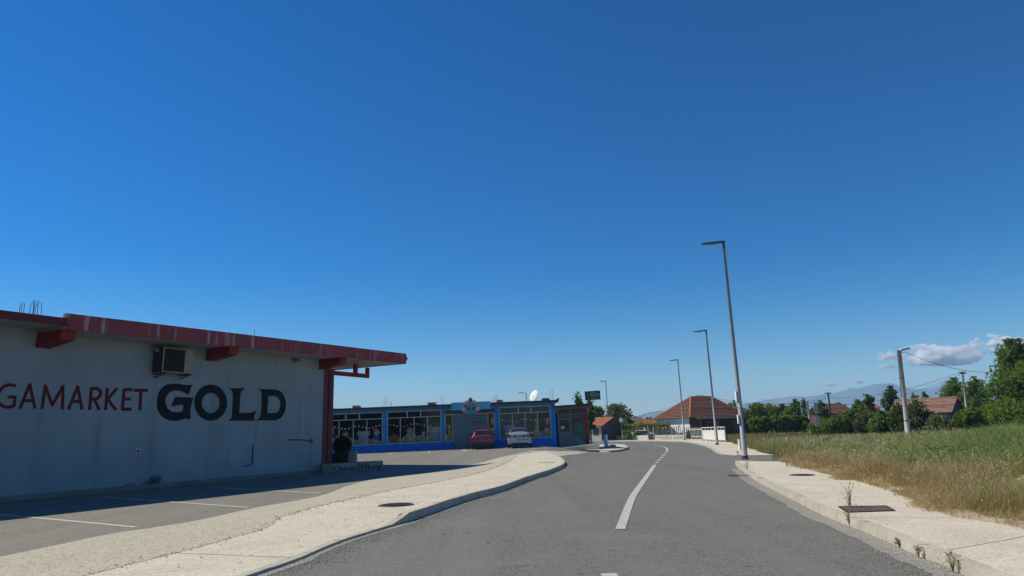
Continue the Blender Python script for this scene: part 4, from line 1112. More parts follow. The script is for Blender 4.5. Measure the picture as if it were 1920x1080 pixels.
# post and rubble on the island
q = GT(1137.5, 838.5, .13); bo = thing('concrete_post', 'leaning pale concrete post stub on the small island', 'post', tuple(q), R(-38))
m = MB(); m.hexa([(-.15, -.13, -.05), (.14, -.13, -.05), (.14, .13, -.05), (-.15, .13, -.05), (-.2, -.12, 1.02), (.06, -.12, 1.06), (.06, .12, 1.06), (-.2, .12, 1.02)]); m.build('shaft', M['white'], bo, bevel=.015)
m = MB(); m.bx(-.19, .19, -.17, .17, -.06, .06); m.build('footing', M['dkconc'], bo)
for i, (px, py, s) in enumerate([(1149, 838, .2), (1145, 838.5, .15), (1152, 836.8, .14)]):
    q = GT(px, py, .13); m = MB(); V = RNG.normal(size=(14, 3)); V /= np.linalg.norm(V, axis=1)[:, None]
    import bmesh
    bm = bmesh.new(); [bm.verts.new(tuple(v * s * np.array([1.3, 1, .7]))) for v in V]; r_ = bmesh.ops.convex_hull(bm, input=bm.verts); me = bpy.data.meshes.new('rubble'); bm.to_mesh(me); bm.free(); me.materials.append(M['dkconc'])
    o = bpy.data.objects.new('rubble_chunk', me); COL.objects.link(o); o.location = (q[0], q[1], q[2] + s * .4); tag(o, ['large dark chunk of rubble right of the post stub', 'small chunk of rubble touching the post stub', 'small chunk of rubble farthest from the post stub'][i], 'rubble', 'rubble on the small island')

# ------------------------------------------------------------------ cars
def loft(sections, closed_ends=True):
    """sections: list of (y, [(x,z)...]) half outlines bottom->top centre; mirrored"""
    m = MB(); rings = []
    for y, h in sections:
        ring = [(x, y, z) for x, z in h] + [(-x, y, z) for x, z in h[::-1] if x > 1e-6]
        rings.append(ring)
    n = len(rings[0]); vs = [p for r in rings for p in r]; fs = []
    for i in range(len(rings) - 1):
        for k in range(n):
            k2 = (k + 1) % n; fs.append((i * n + k, i * n + k2, (i + 1) * n + k2, (i + 1) * n + k))
    fs.append(tuple(range(n))[::-1]); fs.append(tuple(range((len(rings) - 1) * n, len(rings) * n)))
    m.add(vs, fs); return m
def sec(w, zb, zbelt, wtop, ztop): return [(w * .9, zb), (w, zb + .12), (w, zbelt - .12), (w * .965, zbelt), (wtop, max(zbelt + .005, ztop - .06)), (wtop * .8, max(zbelt + .01, ztop - .01)), (0, max(zbelt + .012, ztop))]
def wheel(parent, x, y, r, side):
    m = MB(); m.lathe([(r * .6, -.09), (r * .97, -.085), (r, -.05), (r, .05), (r * .97, .085), (r * .6, .09)], 22, (x, y, r), 'x'); o = m.build('wheel', M['tyre'], parent, smooth=True)
    k = MB(); k.lathe([(0, .05 * side), (r * .25, .075 * side), (r * .6, .06 * side), (r * .62, .0)], 18, (x, y, r), 'x'); k.build('rim', M['rim'], o)
def quad_off(m, pts, d):
    a, b, c = Vector(pts[0]), Vector(pts[1]), Vector(pts[2]); n = (b - a).cross(c - a).normalized() * d
    m.extr([Vector(p) + n * .2 for p in pts], n)
def car(name, label, kind, loc, rz, paint):
    t = thing(name, label, 'car', loc, rz)
    hatch = kind == 'hatch'
    if hatch:
        Wd, L = .82, 4.0
        S_ = [(.0, sec(.76, .34, .74, .6, .76)), (.03, sec(.80, .3, .9, .66, .93)), (.12, sec(.82, .25, .93, .66, 1.0)), (.5, sec(.82, .22, .94, .58, 1.38)), (.75, sec(.82, .22, .94, .59, 1.415)), (1.9, sec(.82, .22, .93, .59, 1.42)), (2.35, sec(.82, .22, .92, .57, 1.37)), (3.0, sec(.81, .22, .9, .68, .97)), (3.75, sec(.79, .24, .78, .66, .84)), (3.93, sec(.75, .3, .7, .6, .74))]
        rw = [(-.6, .14, 1.01), (.6, .14, 1.01), (.52, .46, 1.33), (-.52, .46, 1.33)]
        belt, axles, r, lampz = .93, (.72, 3.15), .29, (.66, .86)
    else:
        Wd, L = .88, 4.55
        S_ = [(.0, sec(.78, .38, .8, .6, .84)), (.05, sec(.84, .3, .93, .72, .98)), (.2, sec(.87, .24, .96, .76, 1.05)), (.72, sec(.885, .22, .95, .74, 1.07)), (1.3, sec(.885, .22, .95, .6, 1.40)), (1.6, sec(.885, .22, .95, .61, 1.445)), (2.5, sec(.885, .22, .94, .61, 1.44)), (2.8, sec(.885, .22, .93, .6, 1.38)), (3.5, sec(.88, .22, .92, .72, 1.0)), (4.3, sec(.84, .24, .8, .68, .86)), (4.5, sec(.76, .32, .7, .6, .72))]
        rw = [(-.66, .75, 1.09), (.66, .75, 1.09), (.55, 1.27, 1.38), (-.55, 1.27, 1.38)]
        belt, axles, r, lampz = .95, (.95, 3.6), .31, (.76, .96)
    b = loft(S_).build('body', M[paint], t, smooth=True)
    md = b.modifiers.new('sub', 'SUBSURF'); md.levels = 1; md.render_levels = 2
    em = b.data
    g = MB(); quad_off(g, rw, .012); g.build('rear_window', M['carglass'], t)
    for s in (-1, 1):
        i0, i1 = (.62, 2.45) if hatch else (1.25, 2.95)
        g = MB(); pts = [(s * Wd * .955, i0 - (.0 if hatch else .2), belt + .03), (s * Wd * .955, i1 + .35, belt + .02), (s * .63, i1 - .1, 1.33), (s * .635, i0 + .12, 1.35)]
        if s > 0: pts = pts
        else: pts = pts[::-1]
        quad_off(g, pts, .012); g.build('side_window', M['carglass'], t)
        lm = MB()
        if hatch: lm.hexa([(s * .76 - .13, -.02, lampz[0]), (s * .76 + .03, -.02, lampz[0]), (s * .76 + .05, .12, lampz[0]), (s * .76 - .13, .12, lampz[0]), (s * .74 - .13, .0, lampz[1]), (s * .76 + .02, .0, lampz[1]), (s * .76 + .04, .12, lampz[1]), (s * .74 - .13, .12, lampz[1])]) if s > 0 else lm.hexa([(-.79, -.02, lampz[0]), (-.63, -.02, lampz[0]), (-.63, .12, lampz[0]), (-.81, .12, lampz[0]), (-.78, .0, lampz[1]), (-.61, .0, lampz[1]), (-.61, .12, lampz[1]), (-.8, .12, lampz[1])])
        else:
            xs_ = sorted((s * .50, s * .84)); lm.hexa([(xs_[0], .0 if s < 0 else .0, lampz[0]), (xs_[1], .0, lampz[0]), (xs_[1], .28, lampz[0]), (xs_[0], .28, lampz[0]), (xs_[0], .03, lampz[1]), (xs_[1], .06, lampz[1]), (xs_[1], .3, lampz[1]), (xs_[0], .3, lampz[1])])
        lm.build('tail_light', M['lampred'], t)
        mm_ = MB(); mm_.bx(*sorted((s * (Wd - .02), s * (Wd + .16))), (2.35 if hatch else 2.95), (2.47 if hatch else 3.07), belt + .02, belt + .16); mm_.build('mirror', M['black' if hatch else paint], t, bevel=.03)
        for y in axles: wheel(t, s * (Wd - .1), y, r, s)
    if hatch:
        MB().bx(-.8, .8, -.1, .14, .3, .56).build('bumper', M['black'], t, bevel=.03)
        MB().bx(-.36, .36, -.018, .05, .68, .84).build('plate_recess', M['black'], t); MB().bx(-.26, .26, -.03, -.019, .71, .81).build('number_plate', M['dkconc'], t)
        MB().bx(-.78, .78, -.106, -.101, .52, .545).build('bumper_strip', M['galv'], t)
        m = MB(); m.tube([(-.02, -.01, 1.02), (.4, .08, 1.1)], .012, 5); m.build('wiper', M['black'], t)
        m = MB(); m.lathe([(0, -.02), (.05, -.02), (.05, 0), (0, 0)], 12, (0, -.005, .63), 'y'); m.build('badge', M['galv'], t)
    else:
        MB().bx(-.83, .83, -.1, .2, .3, .62).build('bumper', M[paint], t, bevel=.06)
        MB().bx(-.4, .4, -.012, .1, .74, .9).build('plate_recess', M['black'], t, bevel=.01); MB().bx(-.26, .26, -.026, -.0125, .76, .87).build('number_plate', M['plate'], t)
        MB().bx(-.42, .42, -.03, .0, .905, .93).build('trim', M['rim'], t)
        MB().bx(-.6, .6, -.108, -.09, .31, .38).build('valance', M['black'], t)
    MB().bx(-.7, .7, .1, L - .3, .18, .26).build('underbody', M['black'], t)
    return t
qa = GT(905, 842.6); car('parked_car', 'red hatchback parked nose-in at the grey door', 'hatch', tuple(qa), R(1.5), 'redcar')
qb = GT(974.5, 840.4); car('parked_car', 'silver saloon parked nose-in at the right-hand window', 'saloon', tuple(qb), R(-.5), 'silver')

# ------------------------------------------------------------------ street lamps
def lamp(px, py, tx, ty, label, group='tall steel street lamps along the road', h=None):
    b = G(px, py); d = ray(tx, ty); top = EYE + d * (b[1] / d[1]); H = top[2] if h is None else h
    t = thing('street_lamp', label, 'street lamp', (b[0], b[1], 0.08), 0, group)
    lean = (top[0] - b[0]) * .6
    m = MB(); m.tube([(0, 0, 0), (lean * .12, 0, H * .12), (lean * .121, 0, H * .1205), (lean, 0, H - .1)], [.125, .115, .105, .05], 14); m.build('pole', M['galv'], t, smooth=True)
    MB().lathe([(.19, 0), (.19, .03), (.13, .05), (.13, .16)], 14).build('base_plate', M['dksteel'], t)
    hm = MB(); hm.hexa([(lean - 1.07, -.12, H - .12), (lean + .06, -.07, H - .06), (lean + .06, .07, H - .06), (lean - 1.07, .12, H - .12), (lean - 1.04, -.1, H - .06), (lean + .06, -.06, H + .05), (lean + .06, .06, H + .05), (lean - 1.04, .1, H - .06)]); hm.build('lamp_head', M['dksteel'], t, bevel=.01)
    MB().bx(lean - .9, lean - .4, -.08, .08, H - .14, H - .121).build('lens', M['plate'], t)
    MB().tube([(lean, 0, H - .35), (lean, 0, H + .02)], .065, 10).build('sleeve', M['dksteel'], t)
    return t, H
t1, H1 = lamp(1397.5, 864.5, 1356.5, 456, 'tall steel street lamp nearest the viewer, by the driveway')
m = MB(); m.bx(-.16, -.1, -.06, .06, 1.55, 1.95); m.build('cable_hatch', M['white'], t1)
m = MB(); m.bx(-.15, -.09, -.07, .07, 2.55, 3.0); m.build('sticker', M['white'], t1)
lamp(1345, 836.5, 1323, 621, 'tall steel street lamp in front of the white gate')
lamp(1284, 826.5, 1270.5, 675.5, 'tall steel street lamp in front of the white house wall')
b4 = G(1143, 825); lamp(1143, 825.2, 1135, 715, 'distant street lamp rising past the black roof sign')
# small lamps far behind
def farlamp(px, base, top, dep, arm, label):
    a = Y(px, base, dep); b = Y(px, top, dep); t = thing('street_lamp', label, 'street lamp', (a[0], a[1], 0)); H = b[2]
    MB().tube([(0, 0, 0), (0, 0, H)], [.09, .06], 8).build('pole', M['galv'], t); m = MB(); m.tube([(0, 0, H - .02), (arm, 0, H + .08)], .04, 6); m.build('arm', M['galv'], t); m = MB(); m.hexa([(arm * .7, -.1, H - .02), (arm * 1.7, -.1, H + .05), (arm * 1.7, .1, H + .05), (arm * .7, .1, H - .02), (arm * .7, -.08, H + .1), (arm * 1.7, -.06, H + .14), (arm * 1.7, .06, H + .14), (arm * .7, .08, H + .1)]) if arm > 0 else m.bx(arm * 1.5, arm * .6, -.1, .1, H + .02, H + .12); m.build('lamp_head', M['dksteel'], t)
farlamp(1149, 822, 774, 118, .6, 'short pale lamp post among trees behind the shade-coloured gable')
farlamp(988.7, 806, 737, 105, -.8, 'small lamp post showing above the blue shop roof')

# ------------------------------------------------------------------ right side furniture
q = Y(1703, 826, 46); tp = Y(1686.5, 657, 46)
cp = thing('concrete_lamp_pole', 'leaning pale concrete pole with lamp head standing in the field', 'lamp pole', (q[0], q[1], 0)); v = Vector(tp - np.array([q[0], q[1], 0]))
m = MB(); m.tube([(0, 0, -.2), v * .3, v], [.17, .15, .105], 12); m.build('pole', M['paint_conc'], cp, smooth=True)
for f, r_ in ((.25, .165), (.7, .135)): MB().lathe([(r_, -.03), (r_, .03)], 12, tuple(v * f)).build('band', M['dksteel'], cp)
m = MB(); m.hexa([tuple(v + Vector(p)) for p in ((.0, -.1, -.02), (.72, -.1, .08), (.72, .1, .08), (.0, .1, -.02), (.02, -.09, .1), (.62, -.08, .24), (.62, .08, .24), (.02, .09, .1))]); m.build('lamp_head', M['white'], cp, bevel=.03)
m = MB(); m.hexa([tuple(v + Vector(p)) for p in ((.12, -.1, -.03), (.7, -.1, .05), (.7, .1, .05), (.12, .1, -.03), (.12, -.09, .0), (.7, -.09, .078), (.7, .09, .078), (.12, .09, .0))]); m.build('lens', M['dksteel'], cp)
m = MB(); m.tube([v + Vector((.02, 0, .05)), v + Vector((-.16, 0, -.05)), v * .8 + Vector((-.17, 0, 0)), v * .5 + Vector((-.18, 0, 0))], .02, 5); m.tube([v * .985, v * .985 + Vector((.3, 0, -.12))], .02, 5); m.tube([v * .985, v * .985 + Vector((.32, 0, .12))], .015, 5); m.build('cable', M['wire'], cp)
def pole(px, base, tx, ty, dep, label, mat, r, arm=0.0, group=None, name='utility_pole'):
    a = Y(px, base, dep); b = Y(tx, ty, dep); t = thing(name, label, 'utility pole', (a[0], a[1], 0), 0, group); v = Vector((b[0] - a[0], 0, b[2]))
    MB().tube([(0, 0, 0), v], [r, r * .65], 9).build('pole', M[mat], t, smooth=True)
    if arm:
        m = MB(); m.beam(v + Vector((-arm, 0, -.2)), v + Vector((arm, 0, -.2)), .1, .1); m.build('crossarm', M['wood'], t)
        for s in (-.9, -.35, .35, .9): MB().lathe([(.0, 0), (.06, 0), (.07, .1), (.03, .2), (0, .2)], 8, (v.x + s * arm, 0, v.z - .15)).build('insulator', M['dksteel'], t)
    return np.array([a[0] + v.x, a[1], v.z])
pA = pole(1815, 800, 1804.5, 697, 80, 'wooden utility pole with small crossarm behind the old barn', 'paint_conc', .14, .35)
pB = pole(1560, 795, 1552.5, 736, 105, 'leaning utility pole with insulators above the hedge', 'wood', .16, .45)
pC = pole(1519, 800, 1513.8, 752, 95, 'pale bare concrete post sticking out of the hedge', 'paint_conc', .16)
pole(1521.5, 800, 1517, 768, 96, 'shorter pale concrete post leaning on the taller one in the hedge', 'paint_conc', .14)
pH = Y(1312, 741, 103)
hp = thing('roof_wire_mast', 'dark wire mast with insulators on the hipped roof ridge', 'mast', (pH[0], pH[1], pH[2] - .9)); m = MB(); m.tube([(0, 0, -.3), (0, 0, .95)], .05, 6); m.beam((-.45, 0, .75), (.45, 0, .75), .07, .07); m.beam((-.35, 0, .5), (.35, 0, .5), .06, .06); m.build('mast', M['dksteel'], hp)
m = MB()
for s in (-.4, 0, .4): m.lathe([(.0, 0), (.06, 0), (.06, .16), (0, .16)], 6, (s, 0, .78))
m.build('insulators', M['black'], hp)
def wire(a, b, sag, label, r=.018):
    P = [tuple(np.array(a) * (1 - f) + np.array(b) * f - np.array([0, 0, 4 * sag * f * (1 - f)])) for f in np.linspace(0, 1, 25)]
    o = MB().tube(P, r, 4, False).build('overhead_wire', M['wire']); tag(o, label, 'wire', 'overhead wires')
wire(pH + [-.4, 0, 0], Y(1130, 790, 118), .9, 'upper overhead wire running left from the roof mast')
wire(pH + [-.3, 0, -.3], Y(1130, 797, 118), .9, 'lower overhead wire running left from the roof mast')
wire(pH + [.4, 0, .0], pC + [0, 0, -.1], .7, 'upper overhead wire from roof mast to hedge post')
wire(pH + [.4, 0, -.2], pB + [-.4, 0, -.9], 1.2, 'lower overhead wire from roof mast towards the leaning pole')
wire(pC + [0, 0, 0], pB + [-.35, 0, -.1], .3, 'upper wire between the hedge post and the leaning pole')
wire(pC + [0, 0, -.3], pB + [.35, 0, -.15], .4, 'lower wire between the hedge post and the leaning pole')
wire(pB + [.4, 0, -.8], pA + [-.3, 0, -.1], .8, 'upper wire from leaning pole to the barn pole')
wire(pB + [.4, 0, -1.9], pA + [-.3, 0, -.35], .9, 'lower wire from leaning pole to the barn pole')
wire(pA + [.3, 0, -.1], Y(1875, 722, 62), .3, 'wire from the barn pole into the big tree')
wire(tp + [.32, 0, -.1], Y(1875, 697, 58), .5, 'wire from concrete lamp pole into the big tree', .016)
# road sign seen from behind
q = Y(1535.5, 826, 40); rs = thing('road_sign', 'round road sign and panel seen from behind on a thin post', 'road sign', (q[0], q[1], 0), R(45))
MB().tube([(0, 0, 0), (-.06, 0, 2.75)], .032, 8).build('post', M['dksteel'], rs)
m = MB(); m.lathe([(0, -.01), (.33, -.01), (.33, .012), (0, .012)], 28, (-.04, -.05, 2.42), 'y'); m.build('sign_disc', M['plate'], rs)
m = MB(); m.bx(-.36, .3, -.055, -.035, 1.38, 2.02); m.build('sign_panel', M['plate'], rs)
# white service cabinet
q = G(1389, 843, .1); cb = thing('service_cabinet', 'small white service cabinet beside the nearest lamp pole', 'cabinet', (q[0], q[1] - .1, .08), R(8))
MB().bx(-.14, .14, -.1, .1, .0, .62).build('housing', M['whitep'], cb, bevel=.012); m = MB(); m.bx(-.13, .13, -.108, -.101, .2, .215); m.bx(-.13, .13, -.108, -.101, .28, .295); m.build('slots', M['black'], cb); MB().bx(-.16, .16, -.12, .12, .621, .65).build('lid', M['whitep'], cb)
# fallen scrap beside it
# gates by the house
def g2(px, py): return G(px, py, .1)
a, b = g2(1318.5, 826.5), g2(1361, 829); d = b - a; Lg = np.linalg.norm(d[:2])
gt = thing('panel_gate', 'white solid panel gate with square openings along its top', 'gate', tuple(a), math.atan2(d[1], d[0]))
m = MB(); Hh = 1.45
m.bx(.07, Lg - .07, -.02, .02, .18, Hh - .38); m.build('gate_panel', M['whitep'], gt)
m = MB(); m.bx(0, .07, -.04, .04, .02, Hh + .02); m.bx(Lg - .07, Lg, -.04, .04, .02, Hh + .02); m.bx(.07, Lg - .07, -.03, .03, Hh - .07, Hh); m.bx(.07, Lg - .07, -.03, .03, Hh - .379, Hh - .31)
for i in range(1, 7): m.bx(Lg * i / 7 - .05, Lg * i / 7 + .05, -.025, .025, Hh - .31, Hh - .07)
m.build('gate_frame', M['whitep'], gt)
m = MB()
for i in range(5): m.bx(.3 + i * Lg / 5.5, .42 + i * Lg / 5.5, -.05, .05, -.05, .18)
m.build('gate_feet', M['conc'], gt)
a, b = g2(1297, 823.4), g2(1318, 824.4); d = b - a; Lg = np.linalg.norm(d[:2])
gt = thing('picket_gate', 'low white picket gate left of the panel gate', 'gate', tuple(a), math.atan2(d[1], d[0]))
m = MB(); m.bx(0, Lg, -.02, .02, .3, .38); m.bx(0, Lg, -.02, .02, 1.2, 1.28); m.build('rail', M['whitep'], gt)
for i in range(9): MB().bx(Lg * i / 8.5, Lg * i / 8.5 + .1, -.045, -.021, .1, 1.45).build('picket', M['whitep'], gt)

# ------------------------------------------------------------------ houses
def tiled(m, A, B, C, D, n, step=.05):
    """roof plane: A,B eave left/right, C,D ridge right/left; stepped courses"""
    A, B, C, D = map(Vector, (A, B, C, D)); nr = (B - A).cross(D - A).normalized()
    if nr.z < 0: nr = -nr
    for i in range(n):
        f0, f1 = i / n, (i + 1) / n
        a, b, c, d = A.lerp(D, f0), B.lerp(C, f0), B.lerp(C, f1), A.lerp(D, f1)
        lift = nr * step
        m.add([a, b, c, d, a + lift, b + lift, c + lift * .15, d + lift * .15], [(4, 5, 6, 7), (0, 1, 5, 4), (1, 2, 6, 5), (3, 0, 4, 7)])
# white house, corner towards the viewer
hc = Y(1297, 818, 97); hrz = R(27)
wh = thing('white_house', 'white single storey house with red hipped tile roof and dark porch', 'house', (hc[0], hc[1], 0), hrz)
# local x along right face (.6,.8), local y along left face (-.8,.6)
Lh, Wh = 10.6, 7.4; ze = Y(1297, 783, 97)[2]; zrg = Y(1297, 744.5, 103)[2]
m = MB(); m.bx(0, .25, .25, Wh, 0, ze); m.bx(0, Lh, Wh - .25, Wh, 0, ze - .001); m.bx(Lh - .25, Lh, .25, Wh - .25, 0, ze - .002); m.build('wall', M['white'], wh)
m = MB(); m.bx(.0, 1.6, .0, .249, 0, ze - .003); m.bx(1.6, 7.6, 1.5, 1.7, 0, ze - .003); m.bx(7.6, Lh, .0, .249, 0, ze - .003); m.build('wall', M['brick'], wh, label='dark brick wall round the porch')
MB().bx(.8, 9.3, -.75, .0, ze - .22, ze - .02).build('porch_lintel', M['conc'], wh)
for x in (1.7, 5.0): MB().bx(x, x + .22, -.1, .12, 0, ze - .22).build('porch_post', M['dkconc'], wh)
o = MB().bx(4.4, 6.4, 1.44, 1.495, .9, 2.3).build('window', M['frame'], wh); MB().bx(4.5, 6.3, 1.42, 1.439, 1.0, 2.2).build('pane', M['glass'], o)
MB().bx(1.9, 3.9, 1.44, 1.495, .3, 2.2).build('window', M['glass'], wh)
o = MB().bx(8.3, 9.7, -.04, -.001, .9, 2.3).build('window', M['doorframe'], wh); MB().bx(8.4, 9.6, -.06, -.041, 1.0, 2.2).build('shutter', M['door'], o)
e = .55
m = MB(); A = (-e, -e, ze); B = (Lh + e, -e, ze); C = (Lh + e, Wh + e, ze); D = (-e, Wh + e, ze); r1 = (Wh / 2, Wh / 2, zrg); r2 = (Lh - Wh / 2 + .8, Wh / 2, zrg)
tiled(m, A, B, r2, r1, 15, .07); tiled(m, D, A, r1, r1, 15, .07); tiled(m, B, C, r2, r2, 15, .07); tiled(m, C, D, r1, r2, 15, .07)
rf = m.build('roof', M['tile'], wh)
MB().bx(-e + .1, Lh + e - .1, -e + .1, Wh + e - .1, ze - .019, ze - .004).build('eaves', M['conc'], wh)
m = MB(); m.tube([A, r1], .1, 6); m.tube([r1, r2], .1, 6); m.tube([r2, B], .1, 6); m.tube([D, r1], .1, 6); m.build('ridge_tiles', M['tileo'], rf)
# right wing
m = MB(); m.bx(Lh, Lh + 5.2, 1.0, Wh - .5, 0, ze - .2); m.build('wing_wall', M['brick'], wh)
m = MB(); A = (Lh - 1.5, .3, ze - .15); B = (Lh + 5.7, .3, ze - .15); r1b = (Lh - 1.5, 4.0, ze + 1.6); r2b = (Lh + 3.0, 4.0, ze + 1.6); tiled(m, A, B, r2b, r1b, 9, .07); tiled(m, B, (Lh + 5.7, 7.5, ze - .15), r2b, r2b, 9, .07); tiled(m, (Lh + 5.7, 7.5, ze - .15), (Lh - 1.5, 7.5, ze - .15), r1b, r2b, 9, .07)
m.build('roof', M['tile'], wh, label='lower roof over the right wing')

def gable_house(px, base_dep, x0px, x1px, eave_px, ridge_px, label, wallm, roofm, rz, depth=6.0, name='house', gable_right=True, n=10, cat='house', holes=True):
    a = Y(x0px, eave_px, base_dep); b = ray(x1px, eave_px)[:2]; dv = np.array([math.cos(rz), math.sin(rz)])
    W_ = float(np.linalg.solve(np.column_stack([dv, -b]), -a[:2])[0]); ze_ = a[2]; zr_ = Y((x0px + x1px) / 2, ridge_px, base_dep + depth / 2)[2]
    t = thing(name, label, cat, (a[0], a[1], 0), rz)
    m = MB(); m.bx(0, W_, 0, .3, 0, ze_); m.bx(0, W_, depth - .3, depth, 0, ze_)
    for x in (0, W_ - .3): m.extr([(x, .3, 0), (x, depth - .3, 0), (x, depth - .3, ze_), (x, depth / 2, zr_ - .1), (x, .3, ze_)], (.3, 0, 0))
    m.build('wall', M[wallm], t)
    m = MB(); e = .35; dz = (zr_ - ze_) / (depth / 2) * e
    tiled(m, (-e, -e, ze_ - dz), (W_ + e, -e, ze_ - dz), (W_ + e, depth / 2, zr_), (-e, depth / 2, zr_), n, .06); tiled(m, (W_ + e, depth + e, ze_ - dz), (-e, depth + e, ze_ - dz), (-e, depth / 2, zr_), (W_ + e, depth / 2, zr_), n, .06)
    rf = m.build('roof', M[roofm], t); MB().tube([(-e, depth / 2, zr_ + .04), (W_ + e, depth / 2, zr_ + .04)], .1, 6).build('ridge_tiles', M[roofm], rf)
    if holes:
        for f in (.25, .65): o = MB().bx(W_ * f, W_ * f + .9, -.03, -.001, .3 if f < .3 else .9, 1.9).build('door' if f < .3 else 'window', M['wood'], t)
    return t, W_, ze_, zr_
# shed by the kiosk: orange roof, right gable's shade set in a dark sheet
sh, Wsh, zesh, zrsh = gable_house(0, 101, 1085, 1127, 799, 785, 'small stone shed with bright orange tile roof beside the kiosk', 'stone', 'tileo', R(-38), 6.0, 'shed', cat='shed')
MB().extr([(Wsh + .001, .0, .2), (Wsh + .001, 6, .2), (Wsh + .001, 6, zesh), (Wsh + .001, 3, zrsh - .15), (Wsh + .001, .0, zesh)], (.03, 0, 0)).build('gable_shade_sheet', M['bark'], sh)  # dark brown sheet, paints the shade of the gable turned from the sun
gable_house(0, 120, 1180, 1212, 797, 784, 'low old house with brown roof seen beyond the vine pergola', 'stone', 'tileold', R(5), 7, holes=False)
gable_house(0, 115, 1212, 1236, 798, 787, 'low house with orange roof just left of the white house', 'stone', 'tileo', R(-4), 7, holes=False)
gable_house(0, 130, 1128, 1150, 790, 781, 'brown roofed house half hidden by trees behind the shed', 'stone', 'tileold', R(0), 7, holes=False)
gable_house(0, 118, 1402, 1426, 788, 777, 'small orange roofed outbuilding right of the white house', 'stone', 'tileo', R(8), 6, holes=False)
gable_house(0, 110, 1560, 1604, 775, 757.5, 'brick red roof rising behind the hedge near the leaning pole', 'brick', 'tile', R(6), 8, holes=False)
gable_house(0, 125, 1631, 1650, 764, 754, 'pale orange roof peeping over the trees left of the concrete pole', 'white', 'tileo', R(0), 7, holes=False)
gable_house(0, 95, 1636, 1664, 777, 767, 'low red roof among bushes left of the concrete pole', 'stone', 'tile', R(3), 5, holes=False)
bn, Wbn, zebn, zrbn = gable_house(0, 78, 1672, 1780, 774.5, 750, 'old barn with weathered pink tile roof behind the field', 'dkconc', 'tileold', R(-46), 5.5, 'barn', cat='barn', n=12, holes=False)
MB().extr([(Wbn + .001, .0, .2), (Wbn + .001, 5.5, .2), (Wbn + .001, 5.5, zebn), (Wbn + .001, 2.75, zrbn - .15), (Wbn + .001, .0, zebn)], (.03, 0, 0)).build('gable_shade_sheet', M['gableshade'], bn)  # barn gable's shade put into the colour of this thin sheet
# hangar behind the blue shop, left
q = Y(600, 800, 100); q2 = Y(651, 764, 100); hg = thing('hangar', 'grey green sheet metal hangar showing over the blue shop roof', 'building', (q[0] - 14, q[1], 0))
hh = Y(630, 759.5, 100)[2]; m = MB(); wq = q2[0] - q[0] + 14; m.extr([(0, 0, 0), (wq, 0, 0), (wq, 0, hh - .9), (wq * .75, 0, hh), (0, 0, hh)], (0, 14, 0)); m.build('shell', M['hangar'], hg)
m = MB(); [m.bx(i * 1.0, i * 1.0 + .06, -.04, -.001, 0, hh - 1.0) for i in range(int(wq))]; m.build('ribs', M['hangar'], hg)

# stone wall, fence and pergola along the far side
def swall(p0, p1, h, label):
    a, b = G(p0[0], p0[1], .1), G(p1[0], p1[1], .1); d = b - a; L = np.linalg.norm(d[:2]); t = thing('stone_wall', label, 'wall', (a[0], a[1], 0), math.atan2(d[1], d[0]))
    m = MB(); x = 0
    for row in range(2):
        x = 0
        while x < L:
            w_ = min(RND.uniform(.7, 1.5), L - x); m.bx(x + .015, x + w_ - .015, RND.uniform(-.03, .02), .3, row * h / 2 + .01, (row + 1) * h / 2 - .01); x += w_
    m.build('masonry', M['stone'], t); MB().bx(.0, L, .04, .28, 0, h - .03).build('core', M['dkconc'], t)
    return t, a, b
swall((1040, 826.2), (1216, 824.6), .72, 'long low pale stone wall across the road, left of the green gate')
swall((1228, 824.5), (1287, 823.5), .72, 'short low pale stone wall in front of the white house')
a, b = G(1216.3, 824.4, .1), G(1227.5, 824.3, .1); d = b - a; Lg = np.linalg.norm(d[:2])
gt = thing('garden_gate', 'dark green garden gate between the stone walls', 'gate', (a[0], a[1] + .1, 0), math.atan2(d[1], d[0])); M['gategreen'] = basic('gate_green', (.03, .07, .05), .6, .2, 3)
MB().bx(.02, Lg - .02, 0, .04, .1, .9).build('gate_panel', M['gategreen'], gt); m = MB(); m.bx(0, .08, -.03, .06, 0, 1.9); m.bx(Lg - .08, Lg, -.03, .06, 0, 1.9); m.build('gate_frame', M['conc'], gt)
def pfence(p0, p1, n, label, hmin, hmax):
    a, b = G(p0[0], p0[1], .1), G(p1[0], p1[1], .1); d = b - a; L = np.linalg.norm(d[:2]); t = thing('post_fence', label, 'fence', (a[0], a[1] + .35, 0), math.atan2(d[1], d[0]))
    for i in range(n):
        x = L * (i + RND.uniform(-.2, .2)) / (n - 1); h = RND.uniform(hmin, hmax); lean = RND.uniform(-.08, .08)
        MB().tube([(x, .2, 0), (x + lean, .2, h)], [.055, .045], 6).build('post', M['wood'], t)
    m = MB()
    for z in (.95, 1.3, 1.65): m.tube([(L * f, .2, z + RND.uniform(-.03, .03)) for f in np.linspace(0, 1, 12)], .012, 4)
    m.build('wire_strand', M['wire'], t)
pfence((1105, 825.5), (1215, 824.4), 30, 'fence of rough wooden posts behind the long stone wall', 1.4, 2.0)
pfence((1229, 824.3), (1300, 823.2), 20, 'fence of rough wooden posts in front of the white house', 1.3, 2.0)
a = Y(1160, 812, 103); b = Y(1252, 808, 100); zp = Y(1205, 799, 101)[2]
pg = thing('vine_pergola', 'long low pergola covered in yellow green vine', 'pergola', (a[0], a[1], 0), math.atan2(b[1] - a[1], b[0] - a[0])); L = np.linalg.norm((b - a)[:2])
for i in range(7):
    for y in (0, 2.5): MB().tube([(L * i / 6, y, 0), (L * i / 6, y, zp - .1)], .07, 6).build('post', M['wood'], pg)
m = MB()
for y in (0, 2.5): m.beam((-.2, y, zp - .08), (L + .3, y, zp - .08), .1, .12)
for i in range(13): m.beam((L * i / 12, -.3, zp), (L * i / 12, 2.8, zp), .07, .07)
m.build('beam', M['wood'], pg)
